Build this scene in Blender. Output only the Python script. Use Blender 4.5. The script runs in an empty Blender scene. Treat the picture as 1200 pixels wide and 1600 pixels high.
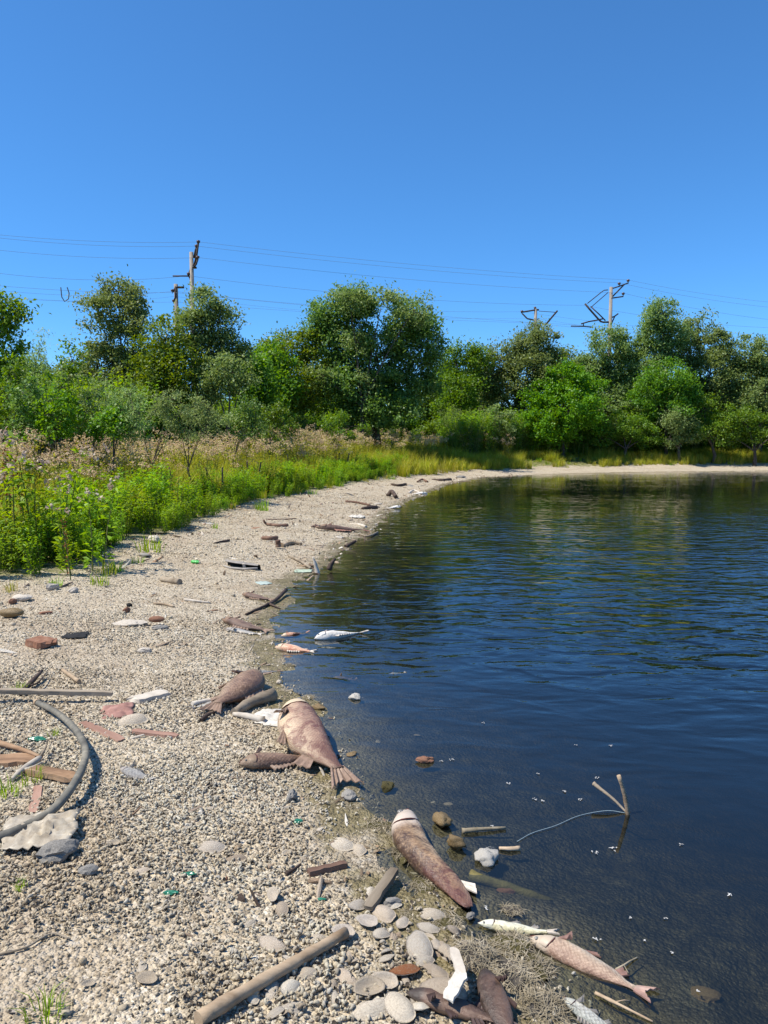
import bpy, bmesh, math, random
import numpy as np
from mathutils import Vector, Matrix, Euler
R = math.radians
scene = bpy.context.scene
C = scene.collection
rnd = random.Random(7)
rng = np.random.default_rng(11)

# ------------------------------------------------------------------ camera
CAM_Z = 1.45
F_PX = 1202.0                       # focal length in pixels of a 1200 x 1600 frame
PITCH = math.atan(110 / F_PX)       # looking slightly down
cam_d = bpy.data.cameras.new('camera')
cam_d.sensor_fit = 'VERTICAL'; cam_d.sensor_height = 24.0; cam_d.lens = 24.0 * F_PX / 1600.0
cam_d.clip_start = 0.05; cam_d.clip_end = 2000
cam = bpy.data.objects.new('camera', cam_d); C.objects.link(cam)
cam.location = (0, 0, CAM_Z); cam.rotation_euler = (R(90) - PITCH, 0, 0)
scene.camera = cam

# ------------------------------------------------------------------ sky, sun, exposure
SUN_EL, SUN_AZ = R(58), R(-102)      # azimuth measured from +Y (view direction) towards +X
sun_dir = Vector((math.sin(SUN_AZ) * math.cos(SUN_EL), math.cos(SUN_AZ) * math.cos(SUN_EL), math.sin(SUN_EL)))
world = bpy.data.worlds.new('World'); scene.world = world; world.use_nodes = True
wn = world.node_tree; wn.nodes.clear()
w_out = wn.nodes.new('ShaderNodeOutputWorld'); w_bg = wn.nodes.new('ShaderNodeBackground')
w_sky = wn.nodes.new('ShaderNodeTexSky'); w_sky.sky_type = 'NISHITA'; w_sky.sun_disc = False
w_sky.sun_elevation = SUN_EL; w_sky.sun_rotation = SUN_AZ
w_sky.altitude = 9500; w_sky.air_density = 3.0; w_sky.dust_density = 0.0; w_sky.ozone_density = 9.5
w_hsv = wn.nodes.new('ShaderNodeHueSaturation'); w_hsv.inputs['Saturation'].default_value = 1.10; w_hsv.inputs['Hue'].default_value = 0.497
wn.links.new(w_sky.outputs[0], w_hsv.inputs['Color'])
wn.links.new(w_hsv.outputs[0], w_bg.inputs[0]); wn.links.new(w_bg.outputs[0], w_out.inputs[0])
w_bg.inputs[1].default_value = 0.132
sun_l = bpy.data.lights.new('sun', 'SUN'); sun_l.energy = 4.8; sun_l.angle = R(0.53); sun_l.color = (1.0, 0.94, 0.83)
sun_o = bpy.data.objects.new('sun', sun_l); C.objects.link(sun_o)
sun_o.rotation_euler = (-sun_dir).to_track_quat('-Z', 'Y').to_euler()
sun_o.location = sun_dir * 60
vs = scene.view_settings
vs.view_transform = 'Standard'; vs.look = 'None'; vs.gamma = 1.0; vs.exposure = 0.5; vs.use_curve_mapping = False
cy = scene.cycles
cy.use_denoising = True
cy.max_bounces = 8; cy.transparent_max_bounces = 12; cy.diffuse_bounces = 4; cy.glossy_bounces = 3; cy.transmission_bounces = 4
cy.caustics_reflective = False; cy.caustics_refractive = False

# ------------------------------------------------------------------ helpers: nodes
class NT:
    """small wrapper that makes node graphs readable"""
    def __init__(s, name):
        s.m = bpy.data.materials.new(name); s.m.use_nodes = True
        s.t = s.m.node_tree; s.t.nodes.clear()
        s.out = s.t.nodes.new('ShaderNodeOutputMaterial')
    def n(s, typ, **kw):
        nd = s.t.nodes.new(typ)
        for k, v in kw.items(): setattr(nd, k, v)
        return nd
    def put(s, sock, v):
        if isinstance(v, bpy.types.NodeSocket): s.t.links.new(v, sock)
        elif v is not None:
            if sock.type == 'RGBA' and len(v) == 3: v = (*v, 1)
            sock.default_value = v
    def geo(s, o='Position'): return s.n('ShaderNodeNewGeometry').outputs[o]
    def obj(s): return s.n('ShaderNodeTexCoord').outputs['Object']
    def rand(s): return s.n('ShaderNodeObjectInfo').outputs['Random']
    def attr(s, name, o='Fac'): return s.n('ShaderNodeAttribute', attribute_name=name).outputs[o]
    def map(s, v, scale=(1, 1, 1), rot=(0, 0, 0), loc=(0, 0, 0)):
        m = s.n('ShaderNodeMapping'); s.put(m.inputs['Vector'], v)
        m.inputs['Scale'].default_value = scale; m.inputs['Rotation'].default_value = rot; m.inputs['Location'].default_value = loc
        return m.outputs[0]
    def noise(s, v, scale=5, detail=3, rough=.55, dist=0, o='Fac'):
        m = s.n('ShaderNodeTexNoise'); s.put(m.inputs['Vector'], v)
        s.put(m.inputs['Scale'], scale); s.put(m.inputs['Detail'], detail); s.put(m.inputs['Roughness'], rough); s.put(m.inputs['Distortion'], dist)
        return m.outputs[o]
    def vor(s, v, scale=5, o='Distance', feature='F1', rnd=1.0):
        m = s.n('ShaderNodeTexVoronoi', feature=feature); s.put(m.inputs['Vector'], v)
        s.put(m.inputs['Scale'], scale); s.put(m.inputs['Randomness'], rnd)
        return m.outputs[o]
    def math(s, op, a, b=None, c=None, clamp=False):
        m = s.n('ShaderNodeMath', operation=op, use_clamp=clamp)
        s.put(m.inputs[0], a); s.put(m.inputs[1], b); s.put(m.inputs[2], c)
        return m.outputs[0]
    def mapr(s, v, a, b, c=0., d=1., smooth=True):
        m = s.n('ShaderNodeMapRange'); m.interpolation_type = 'SMOOTHSTEP' if smooth else 'LINEAR'
        s.put(m.inputs[0], v)
        for i, x in enumerate((a, b, c, d)): m.inputs[1 + i].default_value = x
        return m.outputs[0]
    def mix(s, f, a, b, blend='MIX'):
        m = s.n('ShaderNodeMix', data_type='RGBA', blend_type=blend)
        s.put(m.inputs['Factor'], f); s.put(m.inputs[6], a); s.put(m.inputs[7], b)
        return m.outputs[2]
    def ramp(s, f, stops, interp='LINEAR'):
        m = s.n('ShaderNodeValToRGB'); s.put(m.inputs[0], f)
        e = m.color_ramp; e.interpolation = interp
        while len(e.elements) < len(stops): e.elements.new(0.5)
        for el, (p, c) in zip(e.elements, stops): el.position = p; el.color = (*c, 1)
        return m.outputs[0]
    def hsv(s, col, h=.5, sat=1, val=1):
        m = s.n('ShaderNodeHueSaturation'); s.put(m.inputs['Hue'], h); s.put(m.inputs['Saturation'], sat); s.put(m.inputs['Value'], val); s.put(m.inputs['Color'], col)
        return m.outputs[0]
    def bump(s, h, strength=.5, dist=.01, normal=None):
        m = s.n('ShaderNodeBump'); s.put(m.inputs['Height'], h); s.put(m.inputs['Strength'], strength); s.put(m.inputs['Distance'], dist); s.put(m.inputs['Normal'], normal)
        return m.outputs[0]
    def bsdf(s, col, rough=.8, spec=.3, normal=None, **kw):
        b = s.n('ShaderNodeBsdfPrincipled')
        s.put(b.inputs['Base Color'], col); s.put(b.inputs['Roughness'], rough); s.put(b.inputs['Specular IOR Level'], spec); s.put(b.inputs['Normal'], normal)
        for k, v in kw.items(): s.put(b.inputs[k.replace('_', ' ')], v)
        return b.outputs[0]
    def mixs(s, f, a, b):
        m = s.n('ShaderNodeMixShader'); s.put(m.inputs[0], f); s.put(m.inputs[1], a); s.put(m.inputs[2], b)
        return m.outputs[0]
    def done(s, surf, vol=None):
        if surf is not None: s.t.links.new(surf, s.out.inputs[0])
        if vol is not None: s.t.links.new(vol, s.out.inputs[1])
        return s.m

# ------------------------------------------------------------------ helpers: objects
def np_mesh(name, verts, faces, mats=(), smooth=False, attrs=None, mat_idx=None):
    """fast mesh from numpy arrays; faces is (N,4) or (N,3), or a list of both"""
    me = bpy.data.meshes.new(name)
    verts = np.asarray(verts, dtype=np.float32).reshape(-1, 3)
    fl = faces if isinstance(faces, (list, tuple)) and len(faces) and isinstance(faces[0], np.ndarray) else [np.asarray(faces)]
    fl = [np.asarray(f, dtype=np.int32) for f in fl if len(f)]
    loops = np.concatenate([f.ravel() for f in fl])
    tot = np.concatenate([np.full(len(f), f.shape[1], dtype=np.int32) for f in fl])
    start = np.concatenate([[0], np.cumsum(tot)[:-1]]).astype(np.int32)
    me.vertices.add(len(verts)); me.vertices.foreach_set('co', verts.ravel())
    me.loops.add(len(loops)); me.loops.foreach_set('vertex_index', loops)
    me.polygons.add(len(tot)); me.polygons.foreach_set('loop_start', start); me.polygons.foreach_set('loop_total', tot)
    for m in mats: me.materials.append(m)
    if mat_idx is not None: me.polygons.foreach_set('material_index', np.asarray(mat_idx, dtype=np.int32))
    if smooth: me.polygons.foreach_set('use_smooth', np.ones(len(tot), dtype=bool))
    for k, v in (attrs or {}).items():
        v = np.asarray(v, dtype=np.float32)
        if v.ndim == 1:
            a = me.attributes.new(k, 'FLOAT', 'POINT'); a.data.foreach_set('value', v)
        else:
            a = me.attributes.new(k, 'FLOAT_VECTOR', 'POINT'); a.data.foreach_set('vector', v.ravel())
    me.update(calc_edges=True); me.validate(verbose=False)
    return me
def link(name, me, parent=None, loc=None, rot=None, scale=None):
    o = bpy.data.objects.new(name, me); C.objects.link(o)
    if parent is not None: o.parent = parent
    if loc is not None: o.location = loc
    if rot is not None: o.rotation_euler = rot
    if scale is not None: o.scale = scale
    return o
def tag(o, label=None, cat=None, group=None, kind=None):
    if label: o['label'] = label
    if cat: o['category'] = cat
    if group: o['group'] = group
    if kind: o['kind'] = kind
    return o
def thing(name, label, cat, loc=(0, 0, 0), rotz=0.0, group=None):
    o = bpy.data.objects.new(name, None); C.objects.link(o); o.empty_display_size = .05
    o.location = loc; o.rotation_euler = (0, 0, rotz)
    return tag(o, label, cat, group)
def copy_tree(root, loc=None, rot=None, scale=None):
    r = root.copy(); C.objects.link(r)
    if loc is not None: r.location = loc
    if rot is not None: r.rotation_euler = rot
    if scale is not None: r.scale = scale
    for ch in root.children:
        c = ch.copy(); C.objects.link(c); c.parent = r
        for g in ch.children:
            d = g.copy(); C.objects.link(d); d.parent = c
    return r

class MB:
    """collects simple shapes for ONE part"""
    def __init__(s): s.v = []; s.f = []; s.n = 0
    def add(s, verts, faces):
        s.v += [tuple(p) for p in verts]; s.f += [tuple(i + s.n for i in f) for f in faces]; s.n = len(s.v); return s
    def box(s, c, d, rot=None):
        M = Euler(rot).to_matrix() if rot else Matrix.Identity(3)
        vs_ = [Vector(c) + M @ Vector((x * d[0] / 2, y * d[1] / 2, z * d[2] / 2)) for x in (-1, 1) for y in (-1, 1) for z in (-1, 1)]
        return s.add(vs_, [(0, 1, 3, 2), (4, 6, 7, 5), (0, 4, 5, 1), (2, 3, 7, 6), (0, 2, 6, 4), (1, 5, 7, 3)])
    def tube(s, pts, rad, seg=8, cap=True, wob=0.0, sq=1.0):
        """tapered tube through points; rad is a number or a list; sq flattens across the second axis"""
        pts = [Vector(p) for p in pts]; n = len(pts)
        rad = [rad] * n if isinstance(rad, (int, float)) else list(rad)
        vs_ = []; up = None
        for i, p in enumerate(pts):
            t = (pts[min(i + 1, n - 1)] - pts[max(i - 1, 0)]).normalized()
            if up is None: up = Vector((0, 0, 1)) if abs(t.z) < .9 else Vector((1, 0, 0))
            a = t.cross(up).normalized(); b = a.cross(t).normalized(); up = b
            for k in range(seg):
                th = 2 * math.pi * k / seg
                r = rad[i] * (1 + wob * (rnd.random() - .5) * 2)
                vs_.append(p + a * (math.cos(th) * r) + b * (math.sin(th) * r * sq))
        fs = [(i * seg + k, i * seg + (k + 1) % seg, (i + 1) * seg + (k + 1) % seg, (i + 1) * seg + k) for i in range(n - 1) for k in range(seg)]
        if cap: fs += [tuple(range(seg - 1, -1, -1)), tuple((n - 1) * seg + k for k in range(seg))]
        return s.add(vs_, fs)
    def mesh(s, name, mat, smooth=False, flat_caps=True):
        me = bpy.data.meshes.new(name); me.from_pydata(s.v, [], s.f); me.materials.append(mat)
        if smooth:
            for p in me.polygons: p.use_smooth = len(p.vertices) <= 4
        me.update(); return me
    def build(s, name, mat, parent=None, smooth=False, **kw): return link(name, s.mesh(name, mat, smooth), parent, **kw)

def catmull(pts, n=6):
    P = [Vector(p) for p in pts]; P = [P[0] * 2 - P[1]] + P + [P[-1] * 2 - P[-2]]; out = []
    for i in range(1, len(P) - 2):
        for k in range(n):
            t = k / n; a, b, c, d = P[i - 1:i + 3]
            out.append(.5 * ((2 * b) + (c - a) * t + (2 * a - 5 * b + 4 * c - d) * t * t + (3 * b - a - 3 * c + d) * t ** 3))
    out.append(P[-2]); return out

# smooth value noise in numpy (terrain relief, scatter masks)
def vnoise(x, y, seed=0):
    x = np.asarray(x, float); y = np.asarray(y, float)
    xi = np.floor(x); yi = np.floor(y); fx = x - xi; fy = y - yi
    fx = fx * fx * (3 - 2 * fx); fy = fy * fy * (3 - 2 * fy)
    def hsh(a, b):
        v = np.sin(a * 127.1 + b * 311.7 + seed * 74.7) * 43758.5453
        return v - np.floor(v)
    return (hsh(xi, yi) * (1 - fx) + hsh(xi + 1, yi) * fx) * (1 - fy) + (hsh(xi, yi + 1) * (1 - fx) + hsh(xi + 1, yi + 1) * fx) * fy

# ------------------------------------------------------------------ the lie of the land
def ray(px, py):
    """direction from the eye through a point of the photograph (1200 x 1600)"""
    u = (px - 600) / F_PX; v = (800 - py) / F_PX
    c, s_ = math.cos(PITCH), math.sin(PITCH)
    return np.array([u, c + v * s_, -s_ + v * c])
def at_z(px, py, z=0.0):
    d = ray(px, py); t = (z - CAM_Z) / d[2]
    return Vector((d[0] * t, d[1] * t, z))
def at_y(px, py, Y):
    d = ray(px, py); t = Y / d[1]
    return Vector((d[0] * t, Y, CAM_Z + d[2] * t))
shore_px = [(1200, 736), (1100, 737), (1000, 738), (900, 740), (850, 742), (760, 746), (700, 757), (655, 776), (612, 796), (580, 832), (545, 853),
            (505, 890), (458, 908), (440, 950), (424, 978), (434, 1010), (446, 1060), (470, 1100), (503, 1140), (540, 1218), (578, 1268),
            (600, 1300), (628, 1372), (684, 1440), (738, 1474), (798, 1505), (846, 1550), (880, 1600)]
SHORE = [(78, -20), (62, 16), (44, 33), (30, 37)] + [tuple(at_z(*p)[:2]) for p in shore_px] + [(.62, 1.35), (1.0, .7), (1.9, -.6), (3.2, -3), (6, -10), (14, -30), (40, -60)]
VEG_near = [(-9.5, 3.6), (-6.4, 5.4)]
def seg_dist(x, y, poly, closed=False):
    x = np.asarray(x, float); y = np.asarray(y, float); best = np.full(x.shape, 1e9)
    n = len(poly)
    for i in range(n if closed else n - 1):
        ax, ay = poly[i]; bx, by = poly[(i + 1) % n]
        dx, dy = bx - ax, by - ay; L2 = dx * dx + dy * dy + 1e-12
        t = np.clip(((x - ax) * dx + (y - ay) * dy) / L2, 0, 1)
        best = np.minimum(best, (x - ax - t * dx) ** 2 + (y - ay - t * dy) ** 2)
    return np.sqrt(best)
def inside(x, y, poly):
    x = np.asarray(x, float); y = np.asarray(y, float); c = np.zeros(x.shape, bool); n = len(poly)
    for i in range(n):
        ax, ay = poly[i]; bx, by = poly[(i + 1) % n]
        if ay == by: continue
        hit = ((ay > y) != (by > y)) & (x < (bx - ax) * (y - ay) / (by - ay) + ax)
        c ^= hit
    return c
def sdist(x, y):
    """metres from the waterline, positive on land"""
    d = seg_dist(x, y, SHORE)
    wob = (vnoise(np.asarray(x) * 3.1, np.asarray(y) * 3.1, 3) - .5) * .10 + (vnoise(np.asarray(x) * 9, np.asarray(y) * 9, 4) - .5) * .05
    return np.where(inside(x, y, SHORE), -d, d) + wob
def sstep(a, b, v): t = np.clip((v - a) / (b - a), 0, 1); return t * t * (3 - 2 * t)
def height(x, y, sd=None):
    x = np.asarray(x, float); y = np.asarray(y, float)
    s_ = sdist(x, y) if sd is None else sd
    land = .05 * np.minimum(s_, 3) + .045 * np.clip(s_ - 3, 0, 4) + .42 * sstep(1.5, 6, s_) * sstep(18, 30, y) + 1.3 * sstep(8, 30, s_) + 1.5 * sstep(30, 45, s_)
    far = np.clip(1 - np.hypot(x, y) / 60, .15, 1)
    land = land + (vnoise(x * .9, y * .9, 1) - .5) * .05 * sstep(.1, 2, s_) + (vnoise(x * 4, y * 4, 2) - .5) * .022 * sstep(0, .6, s_) + (vnoise(x * 13, y * 13, 5) - .5) * .010 * sstep(-.1, .3, s_)
    bed = .085 * s_ - .10 * sstep(.5, 2, -s_)
    bed = np.maximum(bed, -1.1) + (vnoise(x * 6, y * 6, 6) - .5) * .03
    return np.where(s_ > 0, np.maximum(land, .004), bed - .002)
_t = np.concatenate([np.geomspace(1.2, 90, 700)])
def at(px, py):
    """the point of the ground (dry or under water) seen at a point of the photograph"""
    d = ray(px, py); P = d[None] * _t[:, None]; P[:, 2] += CAM_Z
    below = P[:, 2] < height(P[:, 0], P[:, 1])
    i = int(np.argmax(below)) if below.any() else len(_t) - 1
    a, b = _t[max(i - 1, 0)], _t[i]
    for _ in range(14):
        m = .5 * (a + b); p = d * m
        if CAM_Z + p[2] < float(height(p[0], p[1])): b = m
        else: a = m
    p = d * b
    return Vector((p[0], p[1], float(height(p[0], p[1]))))
def gz(x, y): return float(height(x, y))
veg_px = [(0, 908), (60, 906), (130, 898), (165, 878), (205, 852), (300, 830), (372, 796), (430, 782), (490, 768), (560, 755), (640, 741), (700, 737), (760, 733), (860, 729), (1000, 726), (1100, 725), (1200, 723)]
VEG = [(-40, -10), (-12, 2.0), (-7.5, 4.6)] + [tuple(at(*p)[:2]) for p in veg_px]
VEG += [(VEG[-1][0] + 14, VEG[-1][1] - 2), (VEG[-1][0] + 40, VEG[-1][1] - 14)]
VEG_POLY = VEG + [(120, 200), (-160, 200), (-160, -10)]
def vdist(x, y):
    """metres inside the weed bed, negative on the open beach"""
    d = seg_dist(x, y, VEG); return np.where(inside(x, y, VEG_POLY), d, -d)
# ------------------------------------------------------------------ materials of the setting
def mat_ground():
    s = NT('shell_beach'); P = s.geo(); sd = s.attr('sd'); vd = s.attr('vd')
    n1 = s.noise(P, 1.3, 4, .6); n2 = s.noise(P, 6, 4, .6); n3 = s.noise(P, 40, 3, .6)
    cell = s.vor(P, 62, 'Color'); cd = s.vor(P, 62, 'Distance')
    cell2 = s.vor(P, 130, 'Color'); cd2 = s.vor(P, 130, 'Distance')
    grey = s.n('ShaderNodeSeparateColor'); s.put(grey.inputs[0], cell)
    grey2 = s.n('ShaderNodeSeparateColor'); s.put(grey2.inputs[0], cell2)
    stops = [(0, (.13, .105, .075)), (.25, (.31, .25, .165)), (.5, (.49, .40, .275)), (.72, (.59, .49, .345)), (.88, (.43, .39, .325)), (1, (.72, .64, .51))]
    c1 = s.ramp(grey.outputs[0], stops); c2 = s.ramp(grey2.outputs[1], stops)
    col = s.mix(s.mapr(n2, .42, .58), c1, c2)
    col = s.mix(s.mapr(n1, .45, .68, 0, .6), col, (.33, .25, .165))          # dusty brown patches
    col = s.mix(s.mapr(n3, .35, .7, 0, .3), col, (.56, .48, .37))
    soil = s.ramp(s.noise(P, 9, 4), [(.3, (.07, .075, .02)), (.55, (.17, .17, .05)), (.8, (.32, .28, .12))])
    sandy = s.mapr(s.math('ADD', vd, s.math('MULTIPLY', s.math('SUBTRACT', n2, .5), 2.0)), -.2, .7)
    col = s.mix(sandy, col, soil)
    edge = s.math('ADD', sd, s.math('MULTIPLY', s.math('SUBTRACT', n2, .5), .5))
    wet = s.mapr(edge, .05, .38, 1, 0)
    algae = s.ramp(s.noise(P, 22, 4, .65), [(.28, (.05, .042, .018)), (.48, (.15, .12, .05)), (.62, (.22, .18, .085)), (.78, (.34, .30, .2))])
    am = s.math('MULTIPLY', s.mapr(edge, .12, .32, 1, 0), s.mapr(s.noise(P, 3.3, 3), .30, .5))
    col = s.mix(s.math('MULTIPLY', wet, .45), col, s.hsv(col, .5, 1.1, .45))
    col = s.mix(s.math('MULTIPLY', am, .9), col, algae)
    mud = s.ramp(s.noise(P, 14, 5, .7), [(.3, (.012, .011, .008)), (.5, (.045, .04, .026)), (.68, (.10, .09, .055)), (.8, (.22, .2, .14))])
    col = s.mix(s.mapr(sd, -.05, -.45), col, mud)
    h = s.math('ADD', s.math('MULTIPLY', cd, -1.0), s.math('MULTIPLY', cd2, -.5))
    h = s.math('ADD', h, s.math('MULTIPLY', n3, .6))
    b = s.bump(h, .9, .012)
    rough = s.math('SUBTRACT', .92, s.math('MULTIPLY', wet, .45))
    return s.done(s.bsdf(col, rough, .3, b))
def mat_water():
    s = NT('pond_water'); P = s.geo()
    sep = s.n('ShaderNodeSeparateXYZ'); s.put(sep.inputs[0], P)
    dist = s.math('SQRT', s.math('ADD', s.math('POWER', sep.outputs[0], 2.0), s.math('POWER', sep.outputs[1], 2.0)))
    patch = s.noise(P, .22, 2, .5)
    wind = s.math('MULTIPLY', s.mapr(sep.outputs[1], 2.4, 6.0, .06, 1.0), s.math('MULTIPLY', s.mapr(patch, .25, .65, .5, 1.15), s.mapr(sep.outputs[1], 8, 22, 1.0, .11)))
    v1 = s.map(P, (1.0, 1.9, 1), (0, 0, R(17))); v2 = s.map(P, (1.6, 2.6, 1), (0, 0, R(8))); v3 = s.map(P, (.4, .8, 1), (0, 0, R(26)))
    h = s.math('ADD', s.math('MULTIPLY', s.noise(v1, 2.7, 1.5, .4, .8), .038), s.math('MULTIPLY', s.noise(v2, 5.5, 2, .5, .3), .007))
    h = s.math('ADD', h, s.math('MULTIPLY', s.noise(v3, 1.1, 1, .4), .045))
    wind = s.math('MULTIPLY', wind, s.mapr(sep.outputs[0], -1.0, 4.0, .30, 1.0))      # lee of the bank
    h = s.math('MULTIPLY', h, wind)
    b = s.bump(h, 1.0, 1.0)
    fr = s.n('ShaderNodeFresnel'); fr.inputs['IOR'].default_value = 1.5; s.put(fr.inputs['Normal'], b)
    gl = s.n('ShaderNodeBsdfGlossy'); gl.inputs['Roughness'].default_value = .02; s.put(gl.inputs['Normal'], b); gl.inputs['Color'].default_value = (1, 1, 1, 1)
    tr = s.n('ShaderNodeBsdfTransparent'); tr.inputs[0].default_value = (.86, .9, .86, 1)
    df = s.n('ShaderNodeBsdfDiffuse'); df.inputs[0].default_value = (.020, .026, .024, 1)
    body = s.mixs(.22, tr.outputs[0], df.outputs[0])
    va = s.n('ShaderNodeVolumeAbsorption'); va.inputs['Color'].default_value = (.50, .42, .24, 1); va.inputs['Density'].default_value = 4.6
    return s.done(s.mixs(fr.outputs[0], body, gl.outputs[0]), va.outputs[0])
def mat_leaf(name, c0, c1, c2, trans=.35, rough=.45, spec=.35):
    """leaf colours vary from leaf to leaf and from plant to plant"""
    s = NT(name); t = s.attr('tint'); r = s.rand()
    col = s.ramp(t, [(0, c0), (.5, c1), (1, c2)])
    col = s.hsv(col, s.math('ADD', .485, s.math('MULTIPLY', r, .03)), 1.0, s.math('ADD', .85, s.math('MULTIPLY', r, .3)))
    p = s.bsdf(col, rough, spec)
    tl = s.n('ShaderNodeBsdfTranslucent'); s.put(tl.inputs[0], s.hsv(col, .48, 1.15, 1.3))
    return s.done(s.mixs(trans, p, tl.outputs[0]))
def mat_simple(name, stops, scale=8, rough=.85, bump=.4, bd=.004, stretch=(1, 1, 1), spec=.25, detail=5, bscale=None):
    s = NT(name); V = s.map(s.obj(), stretch); r = s.rand()
    off = s.n('ShaderNodeVectorMath', operation='ADD'); s.put(off.inputs[0], V)
    cmb = s.n('ShaderNodeCombineXYZ'); s.put(cmb.inputs[0], s.math('MULTIPLY', r, 37.0)); s.put(cmb.inputs[1], s.math('MULTIPLY', r, 11.0)); s.put(off.inputs[1], cmb.outputs[0])
    n = s.noise(off.outputs[0], scale, detail, .62)
    col = s.ramp(n, stops)
    col = s.hsv(col, .5, 1.0, s.math('ADD', .85, s.math('MULTIPLY', r, .3)))
    nb = s.noise(off.outputs[0], bscale or scale * 3, 4, .65)
    return s.done(s.bsdf(col, rough, spec, s.bump(nb, bump, bd)))
m_ground = mat_ground(); m_water = mat_water()
m_bark = mat_simple('bark', [(.3, (.045, .035, .026)), (.6, (.11, .09, .07)), (.8, (.17, .15, .12))], 6, .95, .8, .02, (3, 3, .6))
m_stem = mat_simple('weed_stem', [(.3, (.10, .13, .03)), (.7, (.17, .17, .06))], 6, .8)
m_drystem = mat_simple('dry_stem', [(.3, (.22, .15, .08)), (.7, (.36, .27, .15))], 6, .9)
L_grey = mat_leaf('leaf_grey_green', (.13, .195, .05), (.20, .285, .085), (.34, .42, .18), .42, .5, .3)
L_green = mat_leaf('leaf_mid_green', (.08, .17, .018), (.135, .26, .028), (.23, .34, .055), .45)
L_bright = mat_leaf('leaf_bright_green', (.09, .22, .012), (.14, .31, .018), (.22, .40, .04), .45)
L_yellow = mat_leaf('leaf_yellow_green', (.10, .18, .017), (.16, .26, .027), (.26, .335, .045), .42)
L_dark = mat_leaf('leaf_deep_green', (.085, .155, .032), (.14, .235, .05), (.25, .345, .11), .42, .45, .35)
L_willow = mat_leaf('leaf_silver_green', (.15, .235, .07), (.24, .34, .11), (.38, .46, .20), .4, .55, .3)
L_weed = mat_leaf('weed_leaf', (.14, .28, .013), (.22, .40, .02), (.33, .49, .055), .5, .5, .3)
L_grass = mat_leaf('grass_blade', (.24, .30, .025), (.38, .41, .05), (.58, .48, .14), .45, .6, .2)
L_straw = mat_leaf('dry_flower_fluff', (.46, .36, .20), (.64, .51, .32), (.78, .66, .46), .35, .9, .1)
L_white = mat_leaf('white_flower_fluff', (.42, .33, .24), (.55, .45, .34), (.66, .57, .46), .25, .9, .1)
L_rust = mat_leaf('dock_seed', (.16, .05, .03), (.22, .075, .04), (.30, .12, .06), .2, .9, .1)
# ------------------------------------------------------------------ ground and water
def build_ground():
    ang = np.concatenate([np.linspace(-38, 38, 400), np.linspace(38, 322, 120)[1:-1]])     # degrees from +Y
    rad = np.concatenate([[.05], np.geomspace(.5, 70, 330), np.geomspace(75, 900, 14)])
    A, Rr = np.meshgrid(np.radians(ang), rad)
    X = np.sin(A) * Rr; Y = np.cos(A) * Rr
    sd = sdist(X, Y); vd = vdist(X, Y); Z = height(X, Y, sd)
    na, nr = len(ang), len(rad)
    i, j = np.meshgrid(np.arange(nr - 1), np.arange(na), indexing='ij')
    j2 = (j + 1) % na
    q = np.stack([i * na + j, (i + 1) * na + j, (i + 1) * na + j2, i * na + j2], -1).reshape(-1, 4)
    me = np_mesh('ground', np.stack([X, Y, Z], -1), q[:, ::-1].copy(), [m_ground], True, {'sd': sd.ravel(), 'vd': vd.ravel()})
    tag(link('ground', me), kind='structure')
build_ground()
def build_water():
    b = MB(); b.box((22, 0, -1.5), (130, 130, 3.0))
    tag(b.build('water', m_water), kind='structure')
build_water()

# ------------------------------------------------------------------ foliage
def leaf_cards(cen, length, width, g, up=.35, droop=0.0, along=None):
    """one folded diamond per leaf; returns verts, quads, tint"""
    n = len(cen)
    d = g.normal(size=(n, 3)) if along is None else along + g.normal(size=(n, 3)) * .35
    d[:, 2] += -droop
    d /= np.linalg.norm(d, axis=1)[:, None] + 1e-9
    nn = g.normal(size=(n, 3)); nn[:, 2] = np.abs(nn[:, 2]) + up; nn += np.array(sun_dir) * .6
    w = np.cross(d, nn); w /= np.linalg.norm(w, axis=1)[:, None] + 1e-9
    nn = np.cross(w, d)
    L = (length * g.uniform(.65, 1.25, n))[:, None]; W = (width * g.uniform(.7, 1.2, n))[:, None]
    a = cen - d * L * .5; c = cen + d * L * .5 - nn * L * .12
    m = cen + nn * L * .06
    V = np.stack([a, m - w * W * .5, c, m + w * W * .5], 1).reshape(-1, 3)
    F = np.arange(n * 4).reshape(-1, 4)
    t = np.repeat(np.clip(g.normal(.45, .22, n), 0, 1), 4)
    return V, F, t
def crown_mesh(lobes, leaf, size, mat, g, dens=1.0, aspect=.5, clump=.34, hollow=.45):
    """lobes: (centre, (rx,ry,rz)). Leaves sit in clumps through each lobe, so gaps stay open."""
    cs = []
    tips = []
    for c, r in lobes:
        area = r[0] * r[2]
        nc = max(10, int(area * 46 * dens))
        d = g.normal(size=(nc, 3)); d /= np.linalg.norm(d, axis=1)[:, None]
        rr = g.uniform(hollow, 1.0, nc) ** .6 * np.where(g.uniform(size=nc) > .88, g.uniform(1.1, 1.35, nc), g.uniform(.75, 1.1, nc))
        cc = np.array(c) + d * rr[:, None] * np.array(r)
        tips.append(cc)
        for k in range(nc):
            m = int(leaf * 1.9 * g.uniform(.5, 1.5)); s_ = clump * g.uniform(.55, 1.25)
            p = g.normal(size=(m, 3)) * s_ * np.array([.55, .55, .42])
            cs.append(cc[k] + p)
    cen = np.concatenate(cs)
    V, F, t = leaf_cards(cen, size, size * aspect, g)
    return np_mesh('crown', V, F, [mat], False, {'tint': t}), np.concatenate(tips)
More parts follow.
